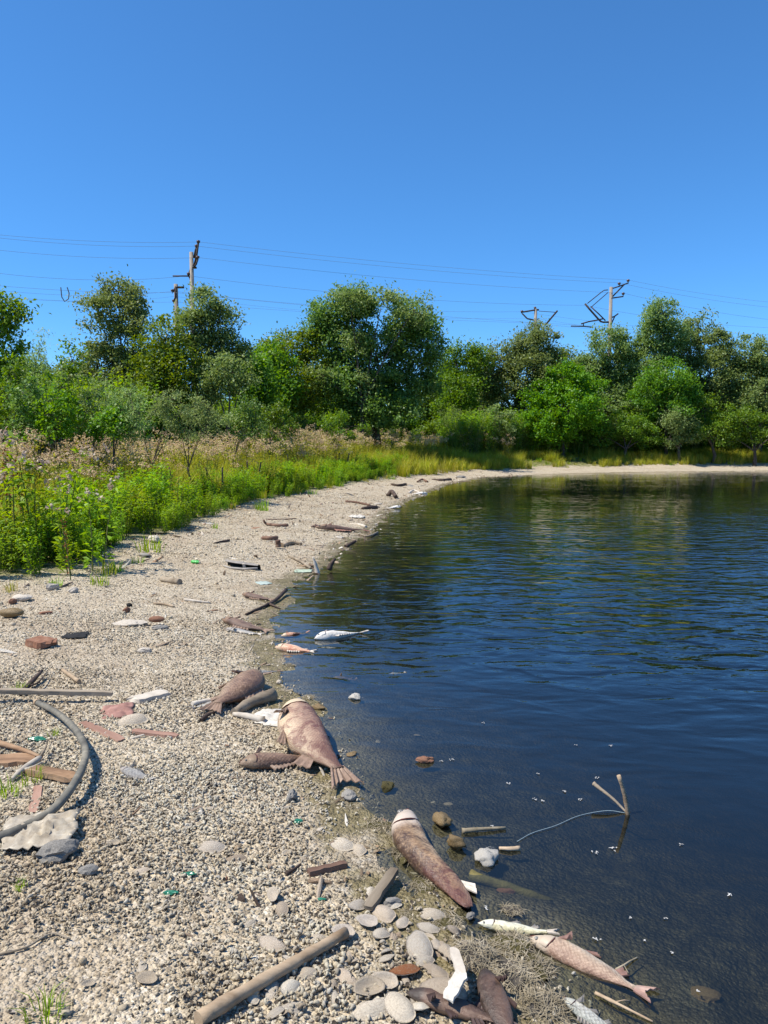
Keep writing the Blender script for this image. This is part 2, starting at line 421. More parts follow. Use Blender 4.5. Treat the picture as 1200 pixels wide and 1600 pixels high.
def grow_tree(name, label, cat, Y, base_px, lobes_px, mat, leaf=34, size=.13, dens=1.0, aspect=.55, clump=.34, seed=0, group=None, trunk=.09, stems=1, hollow=.45):
    g = np.random.default_rng(seed + 100); r0 = random.Random(seed)
    ks = 1.30 if base_px > 650 else 1.24 if base_px > 400 else 1.1
    if Y > 16: Y *= ks; size *= ks * .88; clump *= ks; dens /= ks ** 2; leaf = int(leaf * 1.35); trunk *= ks
    bx = at_y(base_px, 700, Y).x; base = Vector((bx, Y, gz(bx, Y)))
    lobes = []
    for k, (x, y, rx, ry) in enumerate(lobes_px):
        c = at_y(x, y, Y); sc = Y / F_PX
        dy = (r0.random() - .5) * rx * sc * .9
        lobes.append((np.array([c.x - base.x, dy, c.z - base.z]), np.array([rx * sc, max(rx * sc * .9, .5), ry * sc]) * np.array([.9, .9, .88])))
    t = thing(name, label, cat, base, 0, group)
    me, tips = crown_mesh(lobes, leaf, size, mat, g, dens, aspect, clump, hollow)
    link('crown', me, t)
    tb = MB()
    mid = sum((Vector(c) for c, _ in lobes), Vector()) / len(lobes)
    for s_ in range(stems):
        off = Vector(((s_ - (stems - 1) / 2) * .35, 0, -.1))
        fork = Vector((mid.x * .5 + off.x, mid.y * .4, max(mid.z * .42, .25)))
        tb.tube(catmull([off, off * .5 + fork * .5 + Vector((r0.uniform(-.08, .08), r0.uniform(-.08, .08), 0)), fork], 4), [trunk * (1 - .45 * i / 8) for i in range(9)], 7, wob=.12)
        if s_ == 0:
            for c, r in lobes:
                e = Vector(c) + Vector((0, 0, r[2] * .35))
                tb.tube(catmull([fork, fork.lerp(e, .5) + Vector((r0.uniform(-.15, .15), r0.uniform(-.15, .15), .1)), e], 4), [trunk * .4 * (1 - .85 * i / 8) for i in range(9)], 5, cap=False)
                ds = np.linalg.norm(tips - c, axis=1); near = np.argsort(ds + g.uniform(0, .6, len(ds)))[:9]
                for q in near:
                    tb.tube([Vector(c), Vector(c).lerp(Vector(tips[q]), .6) + Vector((0, 0, .06)), Vector(tips[q])], [trunk * .13, trunk * .09, .005], 4, cap=False)
    tb.build('trunk', m_bark, t, True)
    return t
# ------------------------------------------------------------------ trees and shrubs along the bank: (px of the photograph)
T = grow_tree
T('poplar_tree', 'yellow-green tree crown cut by the edge of the view, tallest at the far left', 'tree', 17, -30, [(-25, 500, 45, 45), (5, 490, 26, 34), (-40, 580, 60, 60), (10, 560, 35, 45)], L_yellow, 34, .12, 1.4, seed=1)
T('olive_tree', 'loose grey-green tree standing alone under the wires, beside the stubby pole', 'tree', 24, 190, [(180, 452, 34, 32), (205, 470, 28, 30), (160, 492, 30, 34), (212, 505, 28, 30), (185, 540, 52, 40), (150, 575, 40, 44), (205, 590, 50, 40)], L_grey, 40, .125, 1.25, seed=2, clump=.3)
T('poplar_tree', 'leafy tree hiding the foot of the tall leaning-bracket pole', 'tree', 24, 325, [(318, 478, 32, 30), (345, 505, 30, 34), (300, 520, 30, 34), (330, 555, 50, 40), (365, 545, 22, 34), (310, 600, 56, 40)], L_grey, 40, .125, 1.35, seed=3, clump=.3)
T('box_elder_tree', 'yellow-tinged bush between the loose grey-green tree and the pole tree', 'tree', 23, 268, [(262, 530, 38, 36), (280, 572, 42, 40), (240, 560, 34, 40), (265, 610, 50, 40)], L_yellow, 36, .12, 1.2, seed=4)
T('willow_shrub', 'rounded grey-leaved bush with a dark hollow below the pole tree', 'shrub', 22.5, 355, [(352, 578, 40, 34), (380, 600, 24, 24), (330, 606, 28, 24)], L_grey, 36, .11, 1.3, seed=5, clump=.26)
T('box_elder_tree', 'wide yellow-green tree against the flank of the biggest tree', 'tree', 28.5, 440, [(420, 560, 36, 34), (455, 548, 40, 40), (490, 560, 34, 46), (430, 605, 50, 44), (480, 615, 42, 40)], L_yellow, 36, .13, 1.15, seed=6)
T('elm_tree', 'biggest tree of the bank with a broad double dome and dark underside', 'tree', 29.0, 590, [(498, 500, 28, 36), (555, 480, 42, 34), (640, 502, 44, 36), (668, 545, 30, 42), (520, 540, 50, 50), (590, 560, 62, 60), (545, 610, 56, 44), (640, 610, 48, 40), (590, 640, 70, 34)], L_dark, 44, .14, 1.3, seed=7, trunk=.2, clump=.36)
T('elm_tree', 'lighter green crown leaning out over the front of the biggest tree', 'tree', 27.7, 560, [(545, 470, 34, 22), (600, 462, 28, 20), (648, 490, 30, 22), (560, 535, 24, 20), (500, 590, 22, 20), (575, 600, 20, 16)], L_grey, 30, .125, 1.2, seed=8, trunk=.1)
T('maple_shrub', 'narrow mid-green bush in the dip right after the biggest tree', 'shrub', 32.2, 722, [(712, 570, 26, 34), (742, 565, 26, 30), (725, 610, 36, 36), (700, 628, 26, 26)], L_green, 34, .13, 1.15, seed=9)
T('willow_tree', 'rounded sage-green tree with a brown hollow at its foot', 'tree', 32.7, 815, [(835, 535, 38, 34), (790, 560, 38, 36), (768, 590, 28, 34), (825, 585, 48, 40), (790, 625, 44, 36), (850, 560, 30, 34), (810, 655, 46, 26)], L_grey, 42, .125, 1.3, seed=10, clump=.32, trunk=.15)
T('box_elder_tree', 'pale yellow-green top rising behind the vivid green tree', 'tree', 34.7, 880, [(880, 562, 26, 24), (895, 590, 34, 34), (870, 600, 30, 34)], L_yellow, 34, .13, 1.2, seed=11)
T('box_elder_tree', 'vivid green low-branched tree spreading down to the grass', 'tree', 31.4, 880, [(880, 590, 34, 30), (910, 605, 32, 36), (850, 620, 34, 36), (885, 640, 52, 38), (835, 664, 34, 28), (905, 668, 40, 24), (865, 680, 40, 18)], L_bright, 44, .12, 1.35, seed=12, clump=.27, aspect=.6)
T('willow_tree', 'sage-green tree in front of the right-hand catenary pole', 'tree', 33.7, 955, [(952, 540, 34, 34), (930, 570, 26, 30), (975, 575, 30, 38), (955, 610, 46, 42), (955, 645, 46, 30)], L_grey, 40, .13, 1.3, seed=13, clump=.32, trunk=.14)
T('willow_tree', 'tallest sage-green tree on the right with a pointed top', 'tree', 33.2, 1035, [(1032, 492, 30, 30), (1015, 520, 26, 32), (1050, 525, 28, 36), (1025, 565, 40, 40), (1010, 590, 30, 36)], L_grey, 40, .13, 1.35, seed=14, clump=.3, trunk=.16)
T('willow_tree', 'second sage-green peak joined to the tallest right-hand tree', 'tree', 33.8, 1100, [(1095, 515, 30, 28), (1118, 545, 26, 32), (1080, 550, 28, 34), (1105, 585, 42, 40), (1090, 620, 46, 40)], L_grey, 40, .13, 1.35, seed=15, clump=.3, trunk=.14)
T('elm_tree', 'darker green bush tucked under the tallest right-hand tree', 'tree', 32.0, 1042, [(1040, 590, 38, 28), (1062, 612, 34, 30), (1015, 615, 34, 30), (1040, 640, 50, 24)], L_green, 40, .12, 1.35, seed=16, clump=.28)
T('willow_tree', 'sage-green tree at the right edge, cut by the view', 'tree', 33.2, 1185, [(1172, 558, 30, 34), (1205, 560, 34, 36), (1160, 590, 32, 36), (1195, 605, 52, 48), (1240, 590, 40, 44), (1170, 640, 50, 34)], L_grey, 40, .13, 1.3, seed=17, clump=.32, trunk=.15)
T('willow_shrub', 'pale rounded shrub standing at the mouth of the dirt path', 'shrub', 30.4, 782, [(778, 652, 26, 22), (795, 672, 24, 20), (768, 676, 18, 16)], L_willow, 34, .10, 1.5, seed=18, clump=.22)
T('elder_shrub', 'low deep-green shrub at the foot of the biggest tree', 'shrub', 30.2, 690, [(690, 672, 34, 16), (665, 680, 24, 12), (715, 682, 18, 12)], L_green, 36, .10, 1.6, seed=19, clump=.2)
T('elder_shrub', 'deep-green undergrowth bush right of the vivid green tree', 'shrub', 31.4, 978, [(965, 664, 34, 26), (1000, 672, 34, 24), (940, 684, 24, 14), (1020, 690, 26, 12)], L_green, 40, .10, 1.5, seed=20, clump=.24)
T('willow_shrub', 'grey-green bush with white-backed leaves before the right-hand trees', 'shrub', 31.4, 1062, [(1055, 660, 28, 26), (1078, 676, 28, 22), (1045, 686, 24, 14)], L_willow, 34, .10, 1.4, seed=21, clump=.24)
T('elder_shrub', 'yellow-green bush under the joined sage-green peaks', 'shrub', 31.6, 1115, [(1105, 640, 32, 30), (1130, 665, 30, 26), (1100, 680, 28, 16)], L_yellow, 36, .10, 1.4, seed=22, clump=.24)
T('elder_shrub', 'green thicket bush at the right edge above the shingle', 'shrub', 31.2, 1180, [(1165, 660, 30, 30), (1195, 668, 34, 28), (1150, 690, 24, 16), (1220, 680, 30, 24)], L_green, 38, .10, 1.4, seed=23, clump=.24)
# bushes that close the gaps behind the front row
for k, (x, top, w, mt, lab) in enumerate([
        (20, 560, 70, L_green, 'green bush behind the silvery osiers at the edge of the view'), (120, 565, 60, L_grey, 'grey-green bush showing between the pointed young poplar and the loose tree'),
        (232, 548, 44, L_green, 'green bush filling the gap right of the loose grey-green tree'), (392, 545, 44, L_green, 'green bush right of the pole tree'),
        (425, 530, 46, L_green, 'green crown left of the biggest tree, behind the yellow-green one'), (503, 578, 50, L_green, 'green bush showing through the left side of the biggest tree'), (470, 590, 50, L_green, 'low green bush under the wide yellow-green tree'), (535, 605, 56, L_dark, 'dark green bush under the near side of the biggest tree'), (600, 610, 60, L_green, 'green bush in the deep shade under the biggest tree'), (660, 605, 54, L_green, 'bush at the right foot of the biggest tree'), (735, 610, 50, L_green, 'low bush behind the mouth of the dirt path'), (700, 560, 46, L_green, 'green bush behind the dip after the biggest tree'),
        (745, 555, 40, L_yellow, 'light green bush between the dip and the sage-green tree'), (915, 560, 44, L_green, 'green bush between the vivid tree and the pole'),
        (985, 575, 44, L_grey, 'grey-green bush behind the foot of the tallest right-hand tree'), (1075, 585, 60, L_green, 'green bush behind the two sage-green peaks'),
        (1140, 575, 50, L_grey, 'grey-green bush left of the last tree at the right edge'), (1225, 570, 60, L_green, 'green bush beyond the last tree at the right edge')]):
    Y = 27 if x < 430 else 37
    T('background_bush', lab, 'bush', Y, x, [(x, top + 24, w * .55, 26), (x - w * .45, top + 52, w * .6, 34), (x + w * .45, top + 56, w * .6, 34), (x, top + 90, w * .95, 36)], mt, 36, .15, 1.25, seed=70 + k, clump=.36)
# young poplars and osiers among the weeds to the left
for k, (x, top, bot, w, Y, mt, lab) in enumerate([
        (22, 545, 692, 36, 15.0, L_green, 'young poplar with glossy leaves at the edge of the view above the thistles'),
        (62, 510, 690, 34, 15.6, L_willow, 'thin silvery osier between the two young poplars'),
        (112, 520, 692, 32, 15.5, L_green, 'pointed young poplar left of the loose grey-green tree'),
        (40, 590, 690, 42, 13.8, L_dark, 'dense dark sapling rising just behind the white-headed thistles'),
        (150, 580, 692, 38, 15.5, L_willow, 'silvery willow sapling in front of the loose grey-green tree'),
        (205, 590, 692, 36, 14.0, L_willow, 'soft silver-leaved osier with a dry brown heart'),
        (262, 600, 692, 40, 15.0, L_willow, 'feathery silver osier below the yellow-tinged bush'),
        (320, 612, 696, 40, 16.0, L_willow, 'broad silver osier thicket below the grey-leaved bush'),
        (385, 620, 690, 34, 17.5, L_dark, 'blue-green osier before the wide yellow-green tree'),
        (175, 630, 694, 38, 14.0, L_green, 'fresh green poplar sapling above the pink thistle band'),
        (90, 600, 690, 40, 13.6, L_bright, 'bright young poplar sapling nearest the beach'),
        (430, 632, 690, 34, 19.0, L_green, 'green goldenrod-like clump before the wide yellow-green tree'),
        (530, 640, 690, 34, 22.0, L_green, 'leafy green sapling under the dark side of the biggest tree')]):
    h = bot - top
    T('sapling', lab, 'sapling', Y, x, [(x, top + h * .25, w * .62, h * .26), (x - w * .4, top + h * .5, w * .7, h * .27), (x + w * .45, top + h * .55, w * .7, h * .27), (x, top + h * .8, w * 1.05, h * .24)],
      mt, 26 if mt is L_willow else 24, .066 if mt is not L_willow else .08, 1.9, .24 if mt is L_willow else .7, .15, seed=40 + k, trunk=.03, stems=3, hollow=.2)
# ------------------------------------------------------------------ weeds, grass, thistle heads: plants nobody could count
def leaf_on_stems(g, h, nstem, nleaf, ll, lw, spread, fluff=0, fl_size=.03, fl_mat=1, lean=.18, zmin=.06, top_bias=1.0, droop=.1):
    VV, FF, TT, MI = [], [], [], []; n0 = 0
    for s_ in range(nstem):
        a = g.uniform(0, 2 * math.pi); b = np.array([math.cos(a), math.sin(a), 0]) * spread * g.uniform(0, .6)
        hh = h * g.uniform(.7, 1.05); ln = np.array([math.cos(a), math.sin(a), 0]) * lean * hh * g.uniform(.2, 1.4)
        top = b + ln + np.array([0, 0, hh])
        mid = (b + top) / 2 + np.array([g.uniform(-.03, .03), g.uniform(-.03, .03), 0])
        pts = [b, mid, top]; r = [.005 + .003 * h, .004 + .002 * h, .0015]
        sd_ = []
        for p, rr in zip(pts, r):
            for q in range(3):
                th = 2.094 * q; sd_.append(p + np.array([math.cos(th), math.sin(th), 0]) * rr)
        VV.append(np.array(sd_)); FF.append(np.array([[i * 3 + q, i * 3 + (q + 1) % 3, i * 3 + 3 + (q + 1) % 3, i * 3 + 3 + q] for i in range(2) for q in range(3)]) + n0)
        TT.append(np.full(9, .5)); MI.append(np.full(6, 0)); n0 += 9
        u = zmin + (1 - zmin) * g.uniform(0, 1, nleaf) ** (1 / top_bias)
        az = g.uniform(0, 2 * math.pi, nleaf)
        out = np.stack([np.cos(az), np.sin(az), g.uniform(-.1, .7, nleaf)], -1)
        P = np.where(u[:, None] < .5, b + (mid - b) * (u * 2)[:, None], mid + (top - mid) * (u * 2 - 1)[:, None])
        cen = P + out * (ll * .5 + .10 * spread * g.uniform(0, 2.2, nleaf) * (1.15 - u))[:, None]
        V, F, t = leaf_cards(cen, ll, lw, g, .8, droop, out)
        VV.append(V); FF.append(F + n0); TT.append(t); MI.append(np.full(len(F), 1)); n0 += len(V)
        if fluff:
            cl = top + g.normal(size=(fluff // 6, 3)) * np.array([.06, .06, .035])
            cen = np.repeat(cl, 6, 0) + g.normal(size=(len(cl) * 6, 3)) * fl_size * .35
            V, F, t = leaf_cards(cen, fl_size, fl_size * .8, g, .6)
            VV.append(V); FF.append(F + n0); TT.append(t); MI.append(np.full(len(F), 2)); n0 += len(V)
    return np.concatenate(VV), np.concatenate(FF), np.concatenate(TT), np.concatenate(MI)
def plant_mesh(seed, mats, **kw):
    V, F, t, mi = leaf_on_stems(np.random.default_rng(seed), **kw)
    return np_mesh('plant', V, F, mats, False, {'tint': t}, mi)
def grass_mesh(seed, n, h, spread, w, mat, head=0):
    g = np.random.default_rng(seed); VV, FF, TT = [], [], []
    a = g.uniform(0, 2 * math.pi, n); rr = spread * np.sqrt(g.uniform(0, 1, n)); b = np.stack([np.cos(a) * rr, np.sin(a) * rr, np.zeros(n)], -1)
    L = h * g.uniform(.5, 1.1, n); ln = g.uniform(.1, .75, n); a2 = a + g.normal(0, .8, n)
    o = np.stack([np.cos(a2), np.sin(a2), np.zeros(n)], -1); side = np.stack([-np.sin(a2), np.cos(a2), np.zeros(n)], -1) * w * .5
    up = np.array([0, 0, 1.0])
    p1 = b + o * (L * ln * .25)[:, None] + up * (L * .6)[:, None]; p2 = b + o * (L * ln * .9)[:, None] + up * (L * (1 - .3 * ln))[:, None]
    V = np.stack([b - side, b + side, p1 + side * .8, p1 - side * .8, p2], 1).reshape(-1, 3); i0 = np.arange(n)[:, None] * 5
    Q = i0 + np.array([[0, 1, 2, 3]]); Tn = i0 + np.array([[3, 2, 4]])
    return np_mesh('tuft', V, [Q, Tn], [mat], False, {'tint': np.repeat(np.clip(g.normal(.45, .25, n), 0, 1), 5)})
def scatter(name, label, cat, meshes, pts, scl, idx, rots, kind='stuff'):
    """ONE stuff object: instances of a few plants or pebbles on points"""
    col = bpy.data.collections.new(name + '_kinds')
    for i, me in enumerate(meshes):
        o = bpy.data.objects.new('%s_kind_%02d' % (name, i), me); col.objects.link(o)
    me = bpy.data.meshes.new(name); n = len(pts)
    me.vertices.add(n); me.vertices.foreach_set('co', np.asarray(pts, np.float32).ravel())
    a = me.attributes.new('rot', 'FLOAT_VECTOR', 'POINT'); a.data.foreach_set('vector', np.asarray(rots, np.float32).ravel())
    a = me.attributes.new('scl', 'FLOAT_VECTOR', 'POINT'); a.data.foreach_set('vector', np.asarray(scl, np.float32).ravel())
    a = me.attributes.new('idx', 'INT', 'POINT'); a.data.foreach_set('value', np.asarray(idx, np.int32))
    o = link(name, me); tag(o, label, cat, kind=kind)
    ng = bpy.data.node_groups.new(name, 'GeometryNodeTree')
    ng.interface.new_socket('Geometry', in_out='INPUT', socket_type='NodeSocketGeometry'); ng.interface.new_socket('Geometry', in_out='OUTPUT', socket_type='NodeSocketGeometry')
    N = ng.nodes; gi = N.new('NodeGroupInput'); go = N.new('NodeGroupOutput'); ip = N.new('GeometryNodeInstanceOnPoints'); ci = N.new('GeometryNodeCollectionInfo')
    ci.inputs['Collection'].default_value = col; ci.inputs['Separate Children'].default_value = True; ci.inputs['Reset Children'].default_value = True
    def na(nm, ty): x = N.new('GeometryNodeInputNamedAttribute'); x.data_type = ty; x.inputs['Name'].default_value = nm; return x.outputs[0]
    er = N.new('FunctionNodeEulerToRotation'); Lk = ng.links.new
    Lk(gi.outputs[0], ip.inputs['Points']); Lk(ci.outputs[0], ip.inputs['Instance']); ip.inputs['Pick Instance'].default_value = True
    Lk(na('idx', 'INT'), ip.inputs['Instance Index']); Lk(na('rot', 'FLOAT_VECTOR'), er.inputs[0]); Lk(er.outputs[0], ip.inputs['Rotation']); Lk(na('scl', 'FLOAT_VECTOR'), ip.inputs['Scale'])
    Lk(ip.outputs[0], go.inputs[0])
    md = o.modifiers.new('scatter', 'NODES'); md.node_group = ng
    return o
def sample(n, x0, x1, y0, y1):
    return rng.uniform(x0, x1, n), rng.uniform(y0, y1, n)
def in_view(x, y, m=.9): return (np.abs(x) < .54 * y + m)
def put_plants(name, label, cat, meshes, x, y, s0, s1, tilt=.12, sz=None):
    n = len(x); z = height(x, y) - .01; s_ = rng.uniform(s0, s1, n) if sz is None else sz
    return scatter(name, label, cat, meshes, np.stack([x, y, z], -1), np.stack([s_, s_, s_ * rng.uniform(.85, 1.15, n)], -1), rng.integers(0, len(meshes), n),
                   np.stack([rng.normal(0, tilt, n), rng.normal(0, tilt, n), rng.uniform(0, 6.28, n)], -1))
forbs = [plant_mesh(200 + i, [m_stem, L_weed], h=.85, nstem=7, nleaf=58, ll=.085, lw=.026, spread=.26) for i in range(5)]
tallf = [plant_mesh(220 + i, [m_stem, (L_green, L_weed, L_willow, L_weed)[i]], h=1.5, nstem=7, nleaf=90, ll=.10, lw=.015 if i == 2 else .034, spread=.3) for i in range(4)]
thist = [plant_mesh(240 + i, [m_stem, L_grass, L_straw], h=1.16, nstem=4, nleaf=46, ll=.11, lw=.018, spread=.2, fluff=60, fl_size=.03, top_bias=.7) for i in range(4)]
tufts = [grass_mesh(260 + i, 46, .6, .16, .012, L_grass) for i in range(4)]
low = [grass_mesh(270 + i, 40, .28, .13, .010, L_weed if i % 2 else L_grass) for i in range(4)]

def zone(n, cond, x0=-36, x1=34, y0=4, y1=58):
    x, y = sample(int(n * 1.55), x0, x1, y0, y1); k = in_view(x, y, 2.5); x, y = x[k], y[k]; v = vdist(x, y); k = cond(x, y, v); return x[k], y[k], v[k]
xr = lambda x, y: x / np.maximum(y, 1)               # bearing
nz = lambda x, y, s_, sd: vnoise(x * s_, y * s_, sd)
# bright green forbs along the front of the bed
x, y, v = zone(150000, lambda x, y, v: (v > .12) & (v < 1.2 + 1.3 * nz(x, y, .5, 20)) & (xr(x, y) < .03) & (rng.uniform(size=x.shape) < np.where(y < 12, .40, .3) * (.35 + .9 * nz(x, y, .8, 21))))
sz = rng.uniform(.72, 1.05, len(x)) * (.55 + .45 * sstep(.1, .7, v)) * (.8 + .35 * nz(x, y, .7, 22)); sz *= np.where(y > 13, .76, .92)
put_plants('weeds', 'bright green leafy weeds edging the shell beach', 'weeds', forbs, x, y, 0, 0, .14, sz); print('forbs', len(x))
x, y, v = zone(90000, lambda x, y, v: (v > 1.5) & (v < 7.0) & (xr(x, y) < .16) & (rng.uniform(size=x.shape) < .17 * (.1 + nz(x, y, .6, 23))))
put_plants('thistles', 'faded thistles with fluffy pinkish tan seed heads behind the green weeds', 'thistles', thist, x, y, .75, 1.08, .12); print('thist', len(x))
x, y, v = zone(150000, lambda x, y, v: (((v > .9) & (v < 13) & (xr(x, y) < .14)) | ((v > -.2) & (v < 3.6) & (xr(x, y) >= .02) & (nz(x, y, .8, 25) > .28))) & (rng.uniform(size=x.shape) < .42 * (.3 + nz(x, y, .5, 24))))
put_plants('grass', 'yellow-green rough grass between the weeds and along the far bank', 'grass', tufts, x, y, 0, 0, .12, rng.uniform(.75, 1.35, len(x)) * np.where(xr(x, y) > .1, .8, 1.0) * np.where(nz(x, y, .6, 29) > .7, .6, 1)); print('grass', len(x))
x, y, v = zone(40000, lambda x, y, v: (v > -.5) & (v < 3) & (nz(x, y, 1.7, 26) > .6 - .2 * sstep(-.2, .5, v)) & (rng.uniform(size=x.shape) < np.where(v < 0, .12, .5)))
put_plants('short_grass', 'short green grass creeping on to the shells from the weed bed', 'grass', low, x, y, .35, 1.0, .1); print('low', len(x))
x, y, v = zone(170000, lambda x, y, v: (v > 6.0) & (v < 24) & (y < 40) & (xr(x, y) < .12) & (rng.uniform(size=x.shape) < .24 * (.4 + nz(x, y, .4, 27))))
put_plants('undergrowth', 'tall dark green undergrowth between the thistles and the trees', 'undergrowth', tallf, x, y, 0, 0, .12, rng.uniform(.8, 1.35, len(x)) * (1 + .35 * sstep(-.1, -.3, xr(x, y)) * sstep(9, 14, y))); print('tall', len(x))
x, y, v = zone(150000, lambda x, y, v: (v > 2.3) & (v < 13) & (xr(x, y) >= .08) & (y > 34.0) & (rng.uniform(size=x.shape) < .20 * (.35 + nz(x, y, .4, 28))))
put_plants('thicket', 'deep green thicket under the trees of the far bank', 'undergrowth', tallf, x, y, .9, 1.7, .12); print('thicket', len(x))
# ------------------------------------------------------------------ railway poles and overhead wires
m_conc = mat_simple('concrete', [(.3, (.20, .17, .14)), (.7, (.33, .29, .245))], 1.5, .9, .3, .01)
m_steel = mat_simple('rusty_steel', [(.3, (.035, .028, .026)), (.7, (.075, .055, .045))], 4, .8, .2, .004)
m_wire = mat_simple('wire', [(.3, (.10, .12, .15)), (.7, (.16, .18, .21))], 3, .6, 0, .001)
m_porc = mat_simple('porcelain', [(.3, (.07, .035, .025)), (.7, (.12, .06, .045))], 4, .3, 0, .001, spec=.5)
def pole(label, Y, x, top, r_top, parts, sides=10):
    """parts: (name, material, radius m, [(px, py, dy)...])"""
    gx = at_y(x, 600, Y).x; base = Vector((gx, Y, gz(gx, Y)))
    t = thing('catenary_pole', label, 'pole', base, 0, 'railway poles behind the trees')
    tp = at_y(x, top, Y) - base
    MB().tube([(0, 0, -.3), (0, 0, tp.z * .5), (0, 0, tp.z)], [r_top * 1.5, r_top * 1.25, r_top], sides).build('shaft', m_conc, t, True)
    arm = t
    for nm, mt, r, pts in parts:
        P = []
        for q in pts:
            v = at_y(q[0], q[1], Y) - base; v.y += q[2] if len(q) > 2 else 0; P.append(v)
        if nm == 'insulator':
            c = P[0]; MB().tube([c + Vector((0, 0, -.22)), c + Vector((0, 0, -.1)), c + Vector((0, 0, -.06)), c + Vector((0, 0, .06)), c + Vector((0, 0, .1))], [.03, .03, .11, .13, .05], 8).build(nm, m_porc, arm, True)
        else:
            o_ = MB().tube(P, r, 6).build(nm, mt, t, True)
            if arm is t: arm = o_
    return t
pole('tall concrete pole with a bracket leaning over it, above the leafy tree', 52, 303.5, 394, .125, [
    ('bracket', m_steel, .07, [(304, 404, -.15), (306.5, 392, -.15), (309.5, 384, -.15)]), ('bracket', m_steel, .07, [(304.5, 417, -.2), (308, 402, -.2), (311, 380, -.2)]),
    ('bracket', m_steel, .06, [(304.5, 419, -.25), (308, 414, -.25), (310.5, 406, -.25)]), ('collar', m_steel, .17, [(303.6, 417), (303.6, 419.2)]),
    ('stay_rod', m_steel, .035, [(301, 409), (294.5, 428), (300, 448)]), ('stay_rod', m_steel, .05, [(270, 431.3), (295, 431.3)]),
    ('insulator', m_porc, 0, [(311, 379, -.2)]), ('insulator', m_porc, 0, [(308, 385.5, -.15)]), ('insulator', m_porc, 0, [(310.4, 403.5, -.25)]), ('insulator', m_porc, 0, [(294.8, 428)])])
pole('stubby concrete pole with a short crossbar just left of the tall one', 62, 278.5, 444, .15, [
    ('crossbar', m_steel, .09, [(273.5, 449), (287.5, 449)]), ('bracket', m_steel, .1, [(277, 449, -.25), (274.5, 453.5, -.25), (271, 456.5, -.25)]),
    ('bracket', m_steel, .07, [(276, 451, -.3), (275.5, 466, -.3), (273, 473, -.3)]), ('insulator', m_porc, 0, [(270.6, 455, -.25)]), ('insulator', m_porc, 0, [(272.8, 471, -.3)])])
pole('concrete pole with a raised double crossarm and a wide hanging cantilever', 62, 951, 448.5, .125, [
    ('crossarm', m_steel, .055, [(953, 452), (967, 447.5), (982, 442)]), ('crossarm', m_steel, .055, [(953, 466.3), (974, 463.2)]), ('strut', m_steel, .06, [(954.5, 466), (975, 445)]),
    ('stay_rod', m_steel, .04, [(950, 453), (944, 453.5), (939, 457), (918, 474)]), ('stay_rod', m_steel, .035, [(950, 457), (923, 480.5)]),
    ('cantilever', m_steel, .075, [(914, 474.5), (922, 484), (933.5, 497), (939, 502.5), (943, 503.5), (951, 503.2)]), ('cantilever', m_steel, .05, [(923, 479), (935, 490), (946, 501)]),
    ('registration_arm', m_steel, .06, [(908, 506), (920, 502.5), (934, 500), (943, 497.8)]), ('registration_arm', m_steel, .05, [(892, 509.5), (912, 510), (924, 511)]), ('dropper_rod', m_steel, .04, [(911.5, 506), (911.8, 509.5)]),
    ('lower_arm', m_steel, .06, [(953, 497), (960, 494.5), (966, 490)]), ('strut', m_steel, .05, [(954, 509), (960.5, 494.5)]),
    ('insulator', m_porc, 0, [(981.5, 438.5)]), ('insulator', m_porc, 0, [(967.5, 443.3)]), ('insulator', m_porc, 0, [(973.8, 459)])])
pole('distant concrete pole with a short left arm and a slanted rod, over the sage-green tree', 74, 835, 482, .135, [
    ('crossarm', m_steel, .08, [(814, 488), (835, 484.5), (842, 484)]), ('strut', m_steel, .07, [(816, 490), (824, 498), (834, 500)]), ('stay_rod', m_steel, .09, [(852, 508), (862, 496), (871, 485.5)]),
    ('stay_rod', m_steel, .03, [(842, 486), (869, 488)]), ('insulator', m_porc, 0, [(815.5, 486.5)]), ('insulator', m_porc, 0, [(836, 481)])], 4)
def wire(label, pts, sag=.35, r=.0075, extra=None):
    """pts: (px, py, depth)"""
    P = [at_y(*p) for p in pts]; line = []
    for a, b in zip(P, P[1:]):
        for k in range(14):
            u = k / 14; q = a.lerp(b, u); q.z -= sag * 4 * u * (1 - u); line.append(q)
    line.append(P[-1]); o = P[0].copy()
    w = MB().tube([q - o for q in line], r, 4).build('overhead_wire', m_wire)
    w.location = o; tag(w, label, 'wire', 'railway wires against the sky')
    return w
wire('topmost wire, from the tip of the leaning bracket to the raised crossarm end', [(-60, 361, 46), (311, 378, 52), (981.5, 437.5, 62), (1260, 477, 67)], .25)
wire('second wire from the top, close under the topmost one', [(-60, 365, 46), (308, 384.5, 52), (967.5, 442, 62), (1260, 485, 67)], .28)
wire('third wire down, on the small insulator below the raised crossarm', [(-60, 384, 46), (310.4, 402.5, 52), (973.8, 458, 62), (1260, 505, 67)], .3)
wire('fourth wire down, ending on the long stay of the tall pole and the cantilever tip', [(-60, 419, 46), (294.8, 431, 52), (914, 477, 62), (1260, 513, 67)], .45)
wh = wire('pair-hung wire with a dangling loop left of the loose grey-green tree', [(-60, 441, 47), (272, 457, 55), (924, 509, 62), (1260, 530, 67)], .2)
o = wh.location
MB().tube([at_y(95, 449, 50.5) - o, at_y(96.5, 464, 50.5) - o, at_y(101, 471, 50.5) - o, at_y(107, 467, 50.5) - o, at_y(108, 458, 50.5) - o, at_y(105, 449, 50.5) - o], .04, 5).build('jumper_loop', m_wire, wh)
wire('lower wire carried by the stubby pole and the distant pole', [(-60, 446, 56), (270.6, 455, 62), (815.5, 487, 74), (1260, 524, 82)], .5)
wire('lowest wire, strung from the foot of the stubby pole bracket behind the trees', [(-60, 461, 56), (272.8, 472, 62), (836, 505, 74), (1260, 540, 82)], .2)
